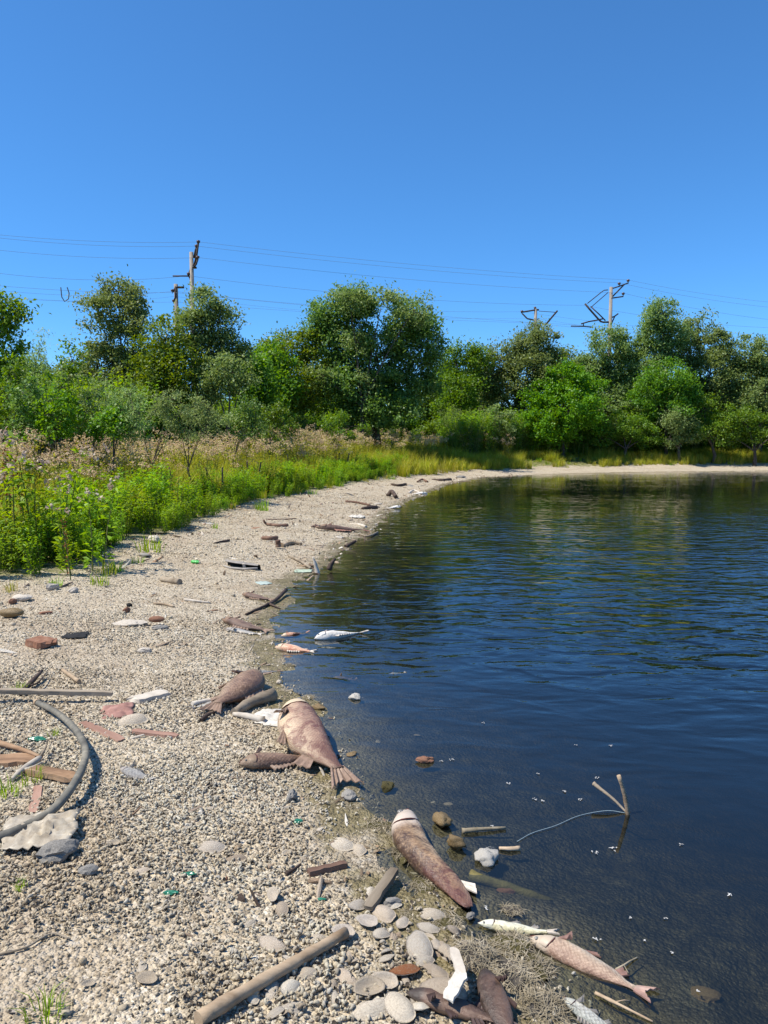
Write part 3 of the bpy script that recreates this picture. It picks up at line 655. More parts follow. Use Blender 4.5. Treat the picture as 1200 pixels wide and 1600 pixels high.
wire('thin wire between the lower two, crossing behind the loose grey-green tree', [(-60, 452, 56), (272.8, 463, 62), (836, 497, 74), (1260, 534, 82)], .6, .006)
# ------------------------------------------------------------------ dead fish
from mathutils import noise as mnoise
def mat_fish(name, back, flank, belly, head, blotch, scale=.016, sstr=.5, blot=.5, gloss=.42, hd=.2, tail=None):
    s = NT(name); v = s.attr('fv'); fs = s.attr('fs'); uv = s.attr('fuv', 'Vector')
    n = s.noise(uv, 13, 6, .72, .8); n2 = s.noise(uv, 48, 6, .72)
    vv = s.math('ADD', v, s.math('MULTIPLY', s.math('SUBTRACT', n, .5), .8))
    col = s.ramp(s.mapr(vv, -1, 1, 0, 1, False), [(.06, belly), (.5, flank), (.92, back)])
    col = s.mix(s.math('MULTIPLY', s.mapr(n, .47, .60), blot), col, blotch)
    col = s.mix(s.mapr(n2, .46, .7, 0, .55), col, tuple(min(1, c * 1.5 + .03) for c in flank))
    if tail: col = s.mix(s.mapr(s.math('ADD', fs, s.math('MULTIPLY', s.math('SUBTRACT', n, .5), .7)), .5, .95, 0, .75), col, tail)
    hm = s.mapr(s.math('ADD', fs, s.math('MULTIPLY', s.math('SUBTRACT', n, .5), .08)), hd - .05, hd + .05, 1, 0)
    col = s.mix(hm, col, s.mix(s.mapr(n, .48, .66, 0, .55), head, blotch))
    d = s.vor(s.map(uv, (1, 1.1, 0), (0, 0, R(45))), 1 / scale, 'Distance', 'F1', .3)
    edge = s.mapr(d, .38, .62, 0, 1)
    body = s.math('SUBTRACT', 1.0, hm)
    col = s.mix(s.math('MULTIPLY', s.math('MULTIPLY', edge, sstr), body), col, s.mix(.7, col, blotch, 'MULTIPLY'))
    h = s.math('ADD', s.math('MULTIPLY', s.math('MULTIPLY', d, body), -1.0 * sstr), s.math('MULTIPLY', n2, 1.1))
    h = s.math('ADD', h, s.math('MULTIPLY', n, 1.6))
    return s.done(s.bsdf(col, s.mapr(n2, .35, .7, gloss - .08, gloss + .25), .45, s.bump(h, .7, .0045)))
def mat_fin(name, c):
    s = NT(name); V = s.obj(); n = s.noise(V, 60, 3)
    return s.done(s.bsdf(s.ramp(n, [(.3, tuple(x * .6 for x in c)), (.7, c)]), .5, .4, s.bump(n, .4, .002)))
m_slit = mat_simple('gill_slit', [(.3, (.06, .015, .012)), (.7, (.13, .035, .028))], 30, .5, .2, .001)
m_eye = mat_simple('dead_eye', [(.3, (.10, .09, .08)), (.7, (.3, .28, .25))], 30, .25, .1, .001, spec=.5)
SP = np.array([0, .03, .07, .12, .18, .25, .33, .42, .52, .62, .72, .81, .89, .95, 1.0])
HP = np.array([.05, .26, .42, .58, .73, .86, .96, 1.0, .98, .90, .74, .55, .38, .30, .30])
TP = np.array([.06, .34, .58, .78, .92, .98, 1.0, 1.0, .95, .82, .62, .42, .26, .16, .08])
def fish(label, head, tail, mat, finmat, h=.25, th=.15, bend=0.0, on='ground', sink=.006, flip=1, name='dead_carp', fins=('dorsal_fin', 'pectoral_fin', 'pelvic_fin', 'anal_fin', 'tail_fin'), L=None, gill=True, eye=True, roll=0.0, wave=0.0, group=None, hprof=None, tailw=.12, headcut=0.0):
    hp = at(*head) if on == 'ground' else at_z(*head, .0)
    tp = at(*tail) if on == 'ground' else at_z(*tail, .0)
    if on == 'half': hp = at(*head); hp.z = max(hp.z, 0); tp = at(*tail); tp.z = max(tp.z, 0)
    X = hp - tp; L = X.length if L is None else L; X.normalize()
    Z = Vector((0, 0, 1)); Y = Z.cross(X).normalized(); Z = X.cross(Y).normalized()
    M = Matrix((X, Y, Z)).transposed() @ Matrix.Rotation(roll, 3, 'X')
    mid = (hp + tp) / 2
    t = thing(name, label, 'fish', mid, 0, group); t.rotation_euler = M.to_euler()
    Lb = L * .86; x0 = L / 2                                    # snout at +L/2
    Hm = h * L / 2; Tm = th * L / 2; HPr = HP if hprof is None else np.array(hprof)
    z0 = Tm * .82 - sink
    def sec(s_, a, grow=0.0):
        H = np.interp(s_, SP, HPr) * Hm + grow; Tt = np.interp(s_, SP, TP) * Tm + grow
        c, q = math.cos(a), math.sin(a)
        y = H * (abs(c) ** .92) * (1 if c >= 0 else -1); z = Tt * q
        if z < -.62 * Tt: z = -.62 * Tt
        u = s_ * .86
        yb = bend * L * (4 * u * (1 - u) - .5) + wave * L * math.sin(2 * math.pi * u) * .5
        zb = .012 * L * math.sin(5 * s_ + 1)
        # fish are deeper below than above the axis
        y *= .92 if y > 0 else 1.06
        return (x0 - s_ * Lb, (y + yb) * flip, z0 + z + zb)
    ns, na = 30, 20; g = np.random.default_rng(int(abs(head[0] * 7 + head[1])))
    V, FV, FS, FU = [], [], [], []
    s0 = headcut
    for i in range(ns + 1):
        s_ = s0 + (1 - s0) * (i / ns) ** 1.08
        for k in range(na):
            a = 2 * math.pi * k / na
            p = np.array(sec(s_, a)); p += g.normal(0, 1, 3) * L * .0010
            lump = mnoise.noise(Vector((s_ * 6, math.cos(a) * 1.3, math.sin(a) * 1.3 + head[0]))) * .012 * L * min(1, 4 * s_)
            p[1] += lump * math.cos(a) * flip; p[2] += lump * math.sin(a)
            V.append(p); FV.append(math.cos(a)); FS.append(s_); FU.append((s_ * Lb, (a if a < math.pi else a - 2 * math.pi) * Hm * .75, 0))
    n0 = len(V); V.append(np.array(sec(s0, 0)) * .5 + np.array(sec(s0, math.pi)) * .5 + np.array([.01 * L, 0, 0])); FV.append(0); FS.append(0); FU.append((0, 0, 0))
    V.append(np.array(sec(1, 0)) * .5 + np.array(sec(1, math.pi)) * .5); FV.append(0); FS.append(1); FU.append((Lb, 0, 0))
    Q = np.array([[i * na + k, i * na + (k + 1) % na, (i + 1) * na + (k + 1) % na, (i + 1) * na + k] for i in range(ns) for k in range(na)])
    Tn = np.array([[n0, (k + 1) % na, k] for k in range(na)] + [[n0 + 1, ns * na + k, ns * na + (k + 1) % na] for k in range(na)])
    link('body', np_mesh('body', np.array(V), [Q, Tn], [mat], True, {'fv': FV, 'fs': FS, 'fuv': np.array(FU)}), t)
    def fan(nm, roots, tips, zamp=.004, thick=.0022):
        """a ribbed fin: rays run from root points to tip points"""
        n = len(roots); vs_ = []
        for j, (r_, q) in enumerate(zip(roots, tips)):
            zz = zamp * (1 if j % 2 else -1)
            for w in (0, .5, 1):
                p = Vector(r_).lerp(Vector(q), w); p.z += zz * (.4 + .6 * w); vs_.append(p)
        top = [v + Vector((0, 0, thick)) for v in vs_]; bot = [v - Vector((0, 0, thick)) for v in vs_]; m_ = len(vs_)
        f = []
        for j in range(n - 1):
            for w in range(2):
                a, b, c, d = j * 3 + w, j * 3 + w + 1, j * 3 + w + 4, j * 3 + w + 3
                f += [(a, b, c, d), (m_ + a, m_ + d, m_ + c, m_ + b)]
            f.append((j * 3 + 2, m_ + j * 3 + 2, m_ + j * 3 + 5, j * 3 + 5))
        f += [(0, m_, m_ + 1, 1), (1, m_ + 1, m_ + 2, 2)]; e = (n - 1) * 3; f += [(e, e + 1, m_ + e + 1, m_ + e), (e + 1, e + 2, m_ + e + 2, m_ + e + 1)]
        MB().add(top + bot, f).build(nm, finmat, t)
    if 'tail_fin' in fins:
        nr = 11; c1 = Vector(sec(1, 0)); c2 = Vector(sec(1, math.pi)); cx = (c1 + c2) / 2
        ro, ti = [], []
        for j in range(nr):
            w = j / (nr - 1) * 2 - 1
            ro.append(c1.lerp(c2, j / (nr - 1)) + Vector((.01 * L, 0, 0)))
            ti.append(Vector((-L / 2 + (1 - abs(w) ** 1.3) * .075 * L, cx.y - flip * w * tailw * L, z0 * .35 + .004 + .01 * L * abs(w))))
        fan('tail_fin', ro, ti, .003 * L / .5)
    if 'dorsal_fin' in fins:
        ss = np.linspace(.38, .70, 12)
        fan('dorsal_fin', [sec(s_, 0, -.004) for s_ in ss], [(sec(s_, 0)[0] - .045 * L, sec(s_, 0)[1] + flip * L * (.06 - .04 * (i / 11)), z0 * (.5 + .08 * math.sin(i))) for i, s_ in enumerate(ss)])
    if 'anal_fin' in fins:
        ss = np.linspace(.74, .84, 6)
        fan('anal_fin', [sec(s_, math.pi, -.003) for s_ in ss], [(sec(s_, math.pi)[0] - .05 * L, sec(s_, math.pi)[1] - flip * L * (.06 - .03 * (i / 5)), z0 * .6) for i, s_ in enumerate(ss)])
    if 'pelvic_fin' in fins:
        ss = np.linspace(.46, .52, 6)
        fan('pelvic_fin', [sec(s_, 2.75, -.002) for s_ in ss], [(sec(s_, math.pi)[0] - .085 * L, sec(s_, 2.9)[1] - flip * L * (.05 - .035 * (i / 5)), z0 * 1.1) for i, s_ in enumerate(ss)])
    if 'pectoral_fin' in fins:
        ss = np.linspace(.235, .265, 7)
        fan('pectoral_fin', [sec(s_, 2.15 + .05 * i, -.002) for i, s_ in enumerate(ss)], [(sec(s_, 2)[0] - L * (.105 - .012 * abs(i - 2)), sec(s_, 2.3)[1] - flip * L * (.012 * i), sec(s_, 2.2)[2] + .012 + .004 * (i % 2)) for i, s_ in enumerate(ss)])
    if gill:
        m = 9; q = 9; vs_ = []
        for i in range(m):
            for k in range(q):
                a = R(28) + R(128) * k / (q - 1); bulge = math.sin(math.pi * k / (q - 1))
                s_ = .125 + (.075 + .03 * bulge) * i / (m - 1)
                vs_.append(sec(s_, a, (.0008 + .0022 * min(1, 3 * (i / (m - 1)) * bulge)) * L / .6))
        f = [(i * q + k, i * q + k + 1, (i + 1) * q + k + 1, (i + 1) * q + k) for i in range(m - 1) for k in range(q - 1)]
        n_ = len(vs_); vs_ += [(v[0], v[1], v[2] - .004) for v in vs_]; f += [tuple(n_ + j for j in reversed(ff)) for ff in f]
        b = [k for k in range(q)] + [i * q + q - 1 for i in range(1, m)] + [(m - 1) * q + k for k in range(q - 2, -1, -1)] + [i * q for i in range(m - 2, 0, -1)]
        f += [(b[j], n_ + b[j], n_ + b[(j + 1) % len(b)], b[(j + 1) % len(b)]) for j in range(len(b))]
        me = bpy.data.meshes.new('gill_cover'); me.from_pydata(vs_, [], f); me.materials.append(mat)
        for p in me.polygons: p.use_smooth = True
        link('gill_cover', me, t)
        sl = [sec(.125 + .075 + .03 * math.sin(math.pi * k / 8) + .004, R(28) + R(128) * k / 8, .0015 * L / .6) for k in range(9)]
        MB().tube(sl, [.001 * L, .004 * L, .006 * L, .007 * L, .007 * L, .007 * L, .006 * L, .004 * L, .001 * L], 5, sq=.5).build('gill_slit', m_slit, t, True)
        MB().tube([sec(.062, R(112), .0), sec(.035, R(104), .001), sec(.012, R(96), .002), sec(.002, R(90), .002)], [.002 * L, .005 * L, .006 * L, .004 * L], 5, sq=.6).build('mouth', m_slit, t, True)
    if eye:
        ex = Vector(sec(.085, R(62), .0)); bm = bmesh.new(); bmesh.ops.create_uvsphere(bm, u_segments=12, v_segments=8, radius=.0165 * L)
        for v in bm.verts: v.co.z *= .6
        me = bpy.data.meshes.new('eye'); bm.to_mesh(me); bm.free(); me.materials.append(m_eye)
        for p in me.polygons: p.use_smooth = True
        link('eye', me, t, loc=ex)
    return t
F_brown = mat_fish('carp_brown_pale_head', (.09, .05, .028), (.30, .19, .105), (.48, .34, .215), (.56, .46, .37), (.055, .028, .02), .013, .35, .9, .38, .27, (.15, .06, .045))
F_pink = mat_fish('carp_cream_pink', (.17, .075, .055), (.37, .235, .16), (.60, .47, .31), (.60, .47, .31), (.17, .065, .05), .012, .4, .7, tail=(.16, .078, .052))
F_red = mat_fish('carp_red_brown', (.14, .08, .05), (.25, .155, .10), (.36, .26, .175), (.24, .165, .105), (.08, .042, .03), .013, .5, .5)
F_rose = mat_fish('carp_rosy_scaled', (.29, .18, .125), (.42, .305, .215), (.60, .51, .38), (.48, .39, .29), (.20, .11, .075), .0095, .35, .45, .45)
F_white = mat_fish('fish_bleached', (.62, .58, .50), (.72, .68, .60), (.78, .75, .68), (.70, .66, .58), (.60, .5, .42), .014, .2, .3, .3)
F_orange = mat_fish('fish_raw_orange', (.55, .30, .18), (.66, .44, .30), (.72, .60, .46), (.62, .45, .30), (.42, .10, .05), .014, .3, .6, .35)
F_yellow = mat_fish('fish_pale_yellow', (.55, .50, .30), (.68, .64, .48), (.74, .72, .60), (.62, .60, .46), (.40, .34, .2), .012, .2, .25, .3)
F_silver = mat_fish('fish_silver', (.22, .23, .20), (.42, .41, .36), (.58, .55, .46), (.40, .39, .33), (.2, .18, .14), .010, .6, .25, .3)
F_dark = mat_fish('fish_dark_leather', (.05, .032, .024), (.10, .06, .042), (.18, .11, .075), (.05, .035, .027), (.03, .02, .015), .03, .15, .6, .4)
F_dry = mat_fish('fish_dried_grey', (.20, .19, .18), (.30, .29, .27), (.42, .39, .34), (.3, .27, .24), (.12, .10, .09), .012, .4, .4, .6)
F_rustd = mat_fish('fish_dried_rust', (.12, .07, .05), (.19, .12, .085), (.30, .21, .15), (.22, .14, .09), (.06, .037, .027), .012, .3, .6, .55)
N_brown = mat_fin('fin_brown', (.30, .20, .14)); N_grey = mat_fin('fin_grey', (.34, .31, .28)); N_pale = mat_fin('fin_pale', (.62, .55, .46)); N_rust = mat_fin('fin_rust', (.34, .17, .12)); N_dark = mat_fin('fin_dark', (.08, .05, .045)); N_rose = mat_fin('fin_rose', (.34, .20, .16))
fish('long brown carp with a pale bald head, lying half in the shallows', (628, 1282), (742, 1466), F_brown, N_pale, .165, .13, .05, 'half', .015, 1, fins=('anal_fin',), wave=.08, hprof=[.16, .42, .6, .76, .9, 1.0, 1.0, .93, .85, .78, .7, .62, .5, .38, .2])
fish('big cream and pink carp with a swollen pale belly, tail toward the scum line', (452, 1120), (545, 1240), F_pink, N_brown, .225, .16, -.06, 'ground', .004, -1, fins=('pectoral_fin', 'pelvic_fin', 'anal_fin', 'tail_fin'), tailw=.075)
fish('small red-brown scaly carp with its tail under the swollen carp', (373, 1203), (497, 1186), F_red, N_brown, .30, .17, .01, 'ground', .004, 1, fins=('dorsal_fin', 'pectoral_fin', 'pelvic_fin', 'anal_fin', 'tail_fin'))
fish('dark brown carp rotting open, beside grey driftwood above the swollen carp', (408, 1070), (326, 1120), F_red, N_brown, .34, .22, .05, 'ground', .004, -1, gill=False)
fish('dried grey fish lying flat against the tail of the rotting carp', (352, 1096), (296, 1108), F_dry, N_grey, .28, .1, .03, 'ground', .004, 1, name='dead_fish')
fish('pale yellow fish floating belly up between the long carp and the rosy carp', (747, 1447), (874, 1460), F_yellow, N_pale, .17, .12, .02, 'water', .006, 1, name='dead_fish', fins=('pelvic_fin', 'anal_fin', 'tail_fin'), tailw=.05)
fish('rosy carp with neat scales floating on its side, forked tail out', (828, 1468), (1024, 1560), F_rose, N_rose, .21, .14, -.03, 'water', .018, 1, fins=('pectoral_fin', 'pelvic_fin', 'anal_fin', 'tail_fin'), tailw=.085)
fish('little silver fish floating at the bottom edge of the water', (878, 1564), (975, 1622), F_silver, N_grey, .24, .12, .05, 'water', .004, 1, name='dead_fish')
fish('chalk-white fish floating belly up with one fin raised', (492, 1000), (572, 988), F_white, N_pale, .26, .2, .0, 'water', .03, 1, name='dead_fish', roll=R(20))
fish('orange raw fish floating nearest the dark driftwood, fin up', (438, 993), (482, 987), F_orange, N_rust, .25, .2, .02, 'water', .03, 1, name='dead_fish', roll=R(25))
fish('cream fish with red sores at the scum line, second in line off the shells', (430, 1013), (494, 1024), F_orange, N_pale, .26, .2, -.02, 'half', .02, 1, name='dead_fish')
fish('dried tan fish on the scum line between the cream fish and the carps', (392, 1054), (440, 1049), F_dry, N_brown, .2, .12, .02, 'ground', .004, 1, name='dead_fish')
fish('leathery near-black fish carcass pointing up the beach among the mussels', (752, 1528), (812, 1660), F_dark, N_dark, .26, .17, .03, 'half', .0, 1, name='dead_fish', gill=False, eye=False)
fish('leathery dark carcass lying crosswise under the mussel heap', (636, 1560), (800, 1612), F_dark, N_dark, .22, .15, .04, 'half', .0, -1, name='dead_fish', gill=False, eye=False)
fish('dried slate-grey fish on the gravel right of the hose loop', (187, 1203), (240, 1222), F_dry, N_grey, .30, .12, .02, 'ground', .003, 1, name='dead_fish')
fish('shrivelled rust-brown fish at the waterline below the twig', (346, 973), (424, 990), F_rustd, N_brown, .2, .12, .03, 'ground', .003, 1, name='dead_fish')
fish('withered pale fish just under the shrivelled rust-brown one', (352, 985), (412, 993), F_dry, N_pale, .18, .10, .01, 'ground', .003, -1, name='dead_fish')
fish('dark dried fish at the waterline by the wet branch', (378, 932), (428, 940), F_rustd, N_brown, .24, .14, .02, 'ground', .003, 1, name='dead_fish')
fish('long reddish dried fish lying across the beach end into the water', (492, 829), (578, 832), F_rustd, N_rust, .16, .12, .01, 'half', .0, 1, name='dead_fish')
fish('shorter dried fish lying just above the long reddish one', (486, 826), (520, 824), F_rustd, N_brown, .18, .12, .02, 'ground', .0, 1, name='dead_fish')
fish('white fish afloat off the far spit', (668, 771.5), (641, 772), F_white, N_pale, .2, .16, .0, 'water', .02, 1, name='dead_fish', gill=False, eye=False)
fish('small bleached fish washed against the far spit', (626, 795), (604, 795.4), F_white, N_pale, .25, .16, .0, 'half', .0, 1, name='dead_fish', gill=False, eye=False)
fish('dim brown fish half sunk near the floating white lump', (520, 1054), (560, 1058), F_rustd, N_brown, .25, .12, .0, 'water', .028, 1, name='dead_fish', gill=False)
fish('tiny ragged pale fish afloat beyond the white lump', (608, 1052), (634, 1050), F_dry, N_grey, .25, .12, .0, 'water', .012, 1, name='dead_fish', gill=False)
# ------------------------------------------------------------------ snail shells, mussel shells, pebbles
def mat_shell(name, stops, ring=0.0, rough=.75):
    s = NT(name); r = s.rand(); V = s.obj()
    col = s.ramp(r, stops); n = s.noise(V, 90, 3, .6)
    col = s.mix(s.mapr(n, .45, .7, 0, .5), col, s.hsv(col, .5, .9, .6))
    dust = s.noise(s.geo(), 1.5, 4, .65)
    if not ring: col = s.mix(s.mapr(dust, .42, .62, 0, .8), col, s.mix(.65, col, (.36, .26, .15)))
    h = n
    if ring:
        q = s.attr('ring'); w = s.math('SINE', s.math('ADD', s.math('MULTIPLY', q, ring), s.math('MULTIPLY', s.noise(V, 25, 2), 14.0)))
        col = s.mix(s.mapr(w, -.2, 1, 0, .28), col, s.hsv(col, .49, 1.1, .5)); h = s.math('ADD', s.math('MULTIPLY', w, .10), n)
        n4 = s.noise(V, 22, 4, .65); col = s.mix(s.mapr(n4, .48, .68, 0, .5), col, (.34, .26, .18))
    return s.done(s.bsdf(col, rough, .3, s.bump(h, .8, .004 if ring else .0025)))
S_pale = [(0, (.29, .25, .19)), (.10, (.43, .38, .295)), (.28, (.57, .50, .37)), (.5, (.69, .61, .455)), (.7, (.59, .52, .385)), (.84, (.45, .42, .36)), (.93, (.75, .69, .56)), (1, (.35, .285, .205))]
m_snail = mat_shell('snail_shell', S_pale)
m_hole = mat_simple('shell_mouth', [(.3, (.05, .04, .03)), (.7, (.10, .08, .06))], 20, .9)
m_peb = mat_shell('shell_grit', [(0, (.21, .18, .135)), (.15, (.39, .33, .235)), (.35, (.55, .47, .335)), (.6, (.63, .54, .39)), (.8, (.43, .39, .325)), (.9, (.69, .62, .49)), (1, (.34, .22, .13))])
m_mussel = mat_shell('mussel_outer', [(0, (.30, .23, .165)), (.2, (.50, .42, .32)), (.4, (.66, .57, .44)), (.55, (.46, .41, .34)), (.7, (.60, .49, .37)), (.85, (.72, .65, .53)), (1, (.40, .29, .20))], 38)
m_nacre = mat_shell('mussel_inner', [(0, (.46, .38, .28)), (.5, (.60, .51, .39)), (1, (.54, .48, .42))], 12, .45)
m_amber = mat_shell('mussel_amber', [(0, (.20, .07, .02)), (1, (.28, .10, .03))], 30, .35)
def snail_mesh(seed, turns=2.4, per=9, ring=7, tall=1.0):
    g = random.Random(seed); V, F, MI = [], [], []; n = int(turns * per) + 1
    for i in range(n):
        th = 2 * math.pi * i / per; k = math.exp(-.20 * (turns * 2 * math.pi - th))
        rad = .62 * k; tube = .50 * k; zc = (1 - k) * .95 * tall
        c = Vector((math.cos(th) * rad, math.sin(th) * rad, zc)); rd = Vector((math.cos(th), math.sin(th), 0))
        for q in range(ring):
            a = 2 * math.pi * q / ring
            V.append(c + rd * (math.cos(a) * tube) + Vector((0, 0, math.sin(a) * tube * 1.12)))
    for i in range(n - 1):
        for q in range(ring): F.append((i * ring + q, i * ring + (q + 1) % ring, (i + 1) * ring + (q + 1) % ring, (i + 1) * ring + q)); MI.append(0)
    e = (n - 1) * ring; V.append(sum((V[e + q] for q in range(ring)), Vector()) / ring - Vector((-math.sin(th), math.cos(th), 0)) * .12)
    for q in range(ring): F.append((e + q, e + (q + 1) % ring, len(V) - 1)); MI.append(1)
    me = bpy.data.meshes.new('snail_shell'); me.from_pydata([tuple(v) for v in V], [], F); me.materials.append(m_snail); me.materials.append(m_hole)
    for p, m in zip(me.polygons, MI): p.material_index = m; p.use_smooth = m == 0
    me.update(); return me
def blob_mesh(seed, mat, sub=1, flat=.6, amp=.28, name='pebble', sharp=False):
    g = np.random.default_rng(seed); bm = bmesh.new(); bmesh.ops.create_icosphere(bm, subdivisions=sub, radius=1)
    from mathutils import noise as mn
    off = Vector(g.uniform(-50, 50, 3)); st = Vector((1, g.uniform(.55, .95), flat * g.uniform(.8, 1.2)))
    for v in bm.verts:
        d = v.co.normalized(); k = 1 + amp * 1.6 * mn.noise(d * 1.3 + off) + amp * .6 * mn.noise(d * 3.1 + off)
        if sharp: k = min(k, 1 + amp * .25)
        v.co = Vector((d.x * k * st.x, d.y * k * st.y, d.z * k * st.z))
    me = bpy.data.meshes.new(name); bm.to_mesh(me); bm.free(); me.materials.append(mat)
    for p in me.polygons: p.use_smooth = not sharp
    return me
def shard_mesh(seed, mat):
    g = random.Random(seed); n = g.choice((4, 5, 6)); V = []
    for z in (-.09, .09):
        for i in range(n):
            a = 2 * math.pi * i / n + g.uniform(-.3, .3); r = g.uniform(.6, 1.15); V.append((math.cos(a) * r, math.sin(a) * r * .7, z + .25 * math.cos(a)))
    F = [tuple(range(n - 1, -1, -1)), tuple(range(n, 2 * n))] + [(i, (i + 1) % n, n + (i + 1) % n, n + i) for i in range(n)]
    me = bpy.data.meshes.new('shard'); me.from_pydata(V, [], F); me.materials.append(mat); return me
snails = [snail_mesh(i, 2.3 + .1 * (i % 3), tall=.85 + .2 * (i % 4)) for i in range(4)]
grit = [blob_mesh(30 + i, m_peb, 1, .65) for i in range(3)] + [shard_mesh(40 + i, m_peb) for i in range(4)]

def beach_points(n, x0, x1, y0, y1, dens):
    x, y = sample(n, x0, x1, y0, y1); k = in_view(x, y, .5) & (y > 1.0); x, y = x[k], y[k]
    sd = sdist(x, y); vd = vdist(x, y)
    k = (sd > -.10) & (vd < .25) & (rng.uniform(size=x.shape) < dens(x, y, sd, vd)); return x[k], y[k], sd[k]
coarse = lambda x, y: sstep(.35, .62, .55 * vnoise(x * 1.1, y * 1.1, 51) + .45 * vnoise(x * 2.7, y * 2.7, 52) + .16 * sstep(1.2, .1, sdist(x, y)))
# snails: coarse drifts near the viewer and along the water
x, y, sd = beach_points(130000, -2.9, 1.0, 1.2, 6.2, lambda x, y, sd, vd: (.10 + .80 * coarse(x, y)) * np.where(y < 3.4, 1, np.where(y < 4.6, .55, .22)) * np.where(sd < .16, .10, np.where(sd < .3, .5, 1)))
n = len(x); print('snails', n)
r = rng.uniform(.0052, .0105, n) * (.8 + .35 * coarse(x, y)); z = height(x, y) + r * rng.uniform(-.2, .75, n)
order = np.argsort(y - .0 * r); P = np.stack([x, y, z], -1); ROT = np.stack([rng.uniform(0, 6.28, n), rng.uniform(0, 6.28, n), rng.uniform(0, 6.28, n)], -1); IDX = rng.integers(0, 4, n)
# the 300 that show largest lie on top of the drift, nearest the viewer
lab = 'small round snail shell bleached cream or grey, lying loose on the near beach'
fr = np.abs(x / (np.cos(PITCH) * y + 1.55 * np.sin(PITCH))) < .49
py_ = np.array([800 - F_PX * ((zz - CAM_Z) * math.cos(PITCH) + yy * math.sin(PITCH)) / (yy * math.cos(PITCH) - (zz - CAM_Z) * math.sin(PITCH)) for yy, zz in zip(y, z)])
vis = np.where(fr & (py_ < 1585) & (sd > .12))[0]
score = r[vis] / np.hypot(y[vis], 1.4) * (1 + (z[vis] - height(x[vis], y[vis])) / .05)
big = vis[np.argsort(-score)[:300]]
for i in big:
    o = link('snail_shell', snails[IDX[i]], None, (x[i], y[i], z[i] + r[i] * .5), tuple(ROT[i]), (r[i] * 1.1,) * 3); tag(o, lab, 'snail shell', 'snail shells on the near beach')
keep = np.ones(n, bool); keep[big] = False
scatter('shell_drift', 'bleached snail shells heaped over the beach', 'shells', snails, P[keep], np.repeat(r[keep][:, None], 3, 1), IDX[keep], ROT[keep])
x, y, sd = beach_points(1000000, -10, 3, 1.2, 20, lambda x, y, sd, vd: np.clip(np.where(y < 3.5, .55, np.where(y < 6, .42, np.where(y < 10, .22, .12))), 0, 1) * np.where(sd < .16, .16, np.where(sd < .3, .5, 1)))
n = len(x); r = rng.uniform(.003, .0068, n) * np.where(y > 5, 1.5, 1) * np.where(y > 9, 1.35, 1) * (1 + 1.2 * (rng.uniform(size=n) > .985)); print('grit', n)
scatter('shell_grit', 'crushed shell and fine gravel covering the beach', 'gravel', grit, np.stack([x, y, height(x, y) + r * .25], -1), np.repeat(r[:, None], 3, 1) * rng.uniform(.7, 1.3, (n, 3)), rng.integers(0, len(grit), n), np.stack([rng.normal(0, .5, n), rng.normal(0, .5, n), rng.uniform(0, 6.28, n)], -1))
# mixed bigger rubble up the beach
x, y, sd = beach_points(150000, -10, 6, 2, 36, lambda x, y, sd, vd: .05 + .14 * sstep(.9, .1, sd) + .10 * sstep(-.6, 0, vd))
n = len(x); r = rng.uniform(.007, .016, n) * (1 + 1.2 * (rng.uniform(size=n) > .9)) * np.where(y > 8, 1.5, 1); print('rubble', n)
m_rub = mat_shell('rubble_bits', [(0, (.06, .04, .03)), (.25, (.18, .13, .10)), (.45, (.36, .28, .21)), (.65, (.27, .15, .09)), (.85, (.50, .44, .36)), (1, (.70, .66, .58))])
rub = [blob_mesh(60 + i, m_rub, 1, .5, .4, sharp=True) for i in range(3)] + [shard_mesh(70 + i, m_rub) for i in range(3)]
scatter('beach_litter', 'chips of wood, stone and shell strewn over the beach', 'litter', rub, np.stack([x, y, height(x, y) + r * .2], -1), np.repeat(r[:, None], 3, 1) * np.stack([np.where(rng.uniform(size=n) > .7, rng.uniform(2.5, 5.5, n), rng.uniform(.8, 1.8, n)), rng.uniform(.45, 1.0, n), rng.uniform(.5, 1, n)], -1), rng.integers(0, 6, n), np.stack([rng.normal(0, .35, n), rng.normal(0, .35, n), rng.uniform(0, 6.28, n)], -1))

# swan mussels: real valves, some showing the pale inside
def mussel_mesh(seed, up=True, broken=False, outer=None):
    g = random.Random(seed); na, nr = 22, 7; a0, b0, hz = .5, g.uniform(.27, .33), g.uniform(.12, .18); jag = [g.uniform(.93, 1.05) for _ in range(na)]; V, RG = [], []
    for side in (0, 1):
        for i in range(nr):
            q = i / (nr - 1)
            for k in range(na):
                th = 2 * math.pi * k / na
                ex = a0 * math.cos(th) * (1 + .10 * math.cos(th)); ey = b0 * math.sin(th) * (1 + .22 * math.cos(th) * (1 if math.sin(th) > 0 else .4))
                cut = 1.0 - (1 - jag[k]) * q
                if broken and .3 + seed % 3 < th < 1.6 + seed % 3: cut = .62 + .15 * math.sin(7 * th)
                px_, py_2 = ex * q * cut * (1 + .05 * math.sin(3 * th + seed * 1.7)) + (1 - q) * .17, ey * q * cut + (1 - q) * .05
                zz = hz * max(0, (1 - q ** 2.1)) + .010 * math.sin(2 * th + seed) * q
                V.append((px_, py_2, (zz - side * .014) * (1 if up else -1) + (0 if up else hz))); RG.append(q)
    F, MI = [], []
    for side in (0, 1):
        o = side * nr * na
        for i in range(nr - 1):
            for k in range(na):
                f = (o + i * na + k, o + i * na + (k + 1) % na, o + (i + 1) * na + (k + 1) % na, o + (i + 1) * na + k)
                flip_ = (side == 0) != up
                F.append(f if flip_ else f[::-1]); MI.append(side)
    e = (nr - 1) * na; o = nr * na
    for k in range(na): F.append((e + k, e + (k + 1) % na, o + e + (k + 1) % na, o + e + k)); MI.append(1)
    return np_mesh('mussel_shell', V, np.array(F), [outer or m_mussel, m_nacre], True, {'ring': RG}, MI)
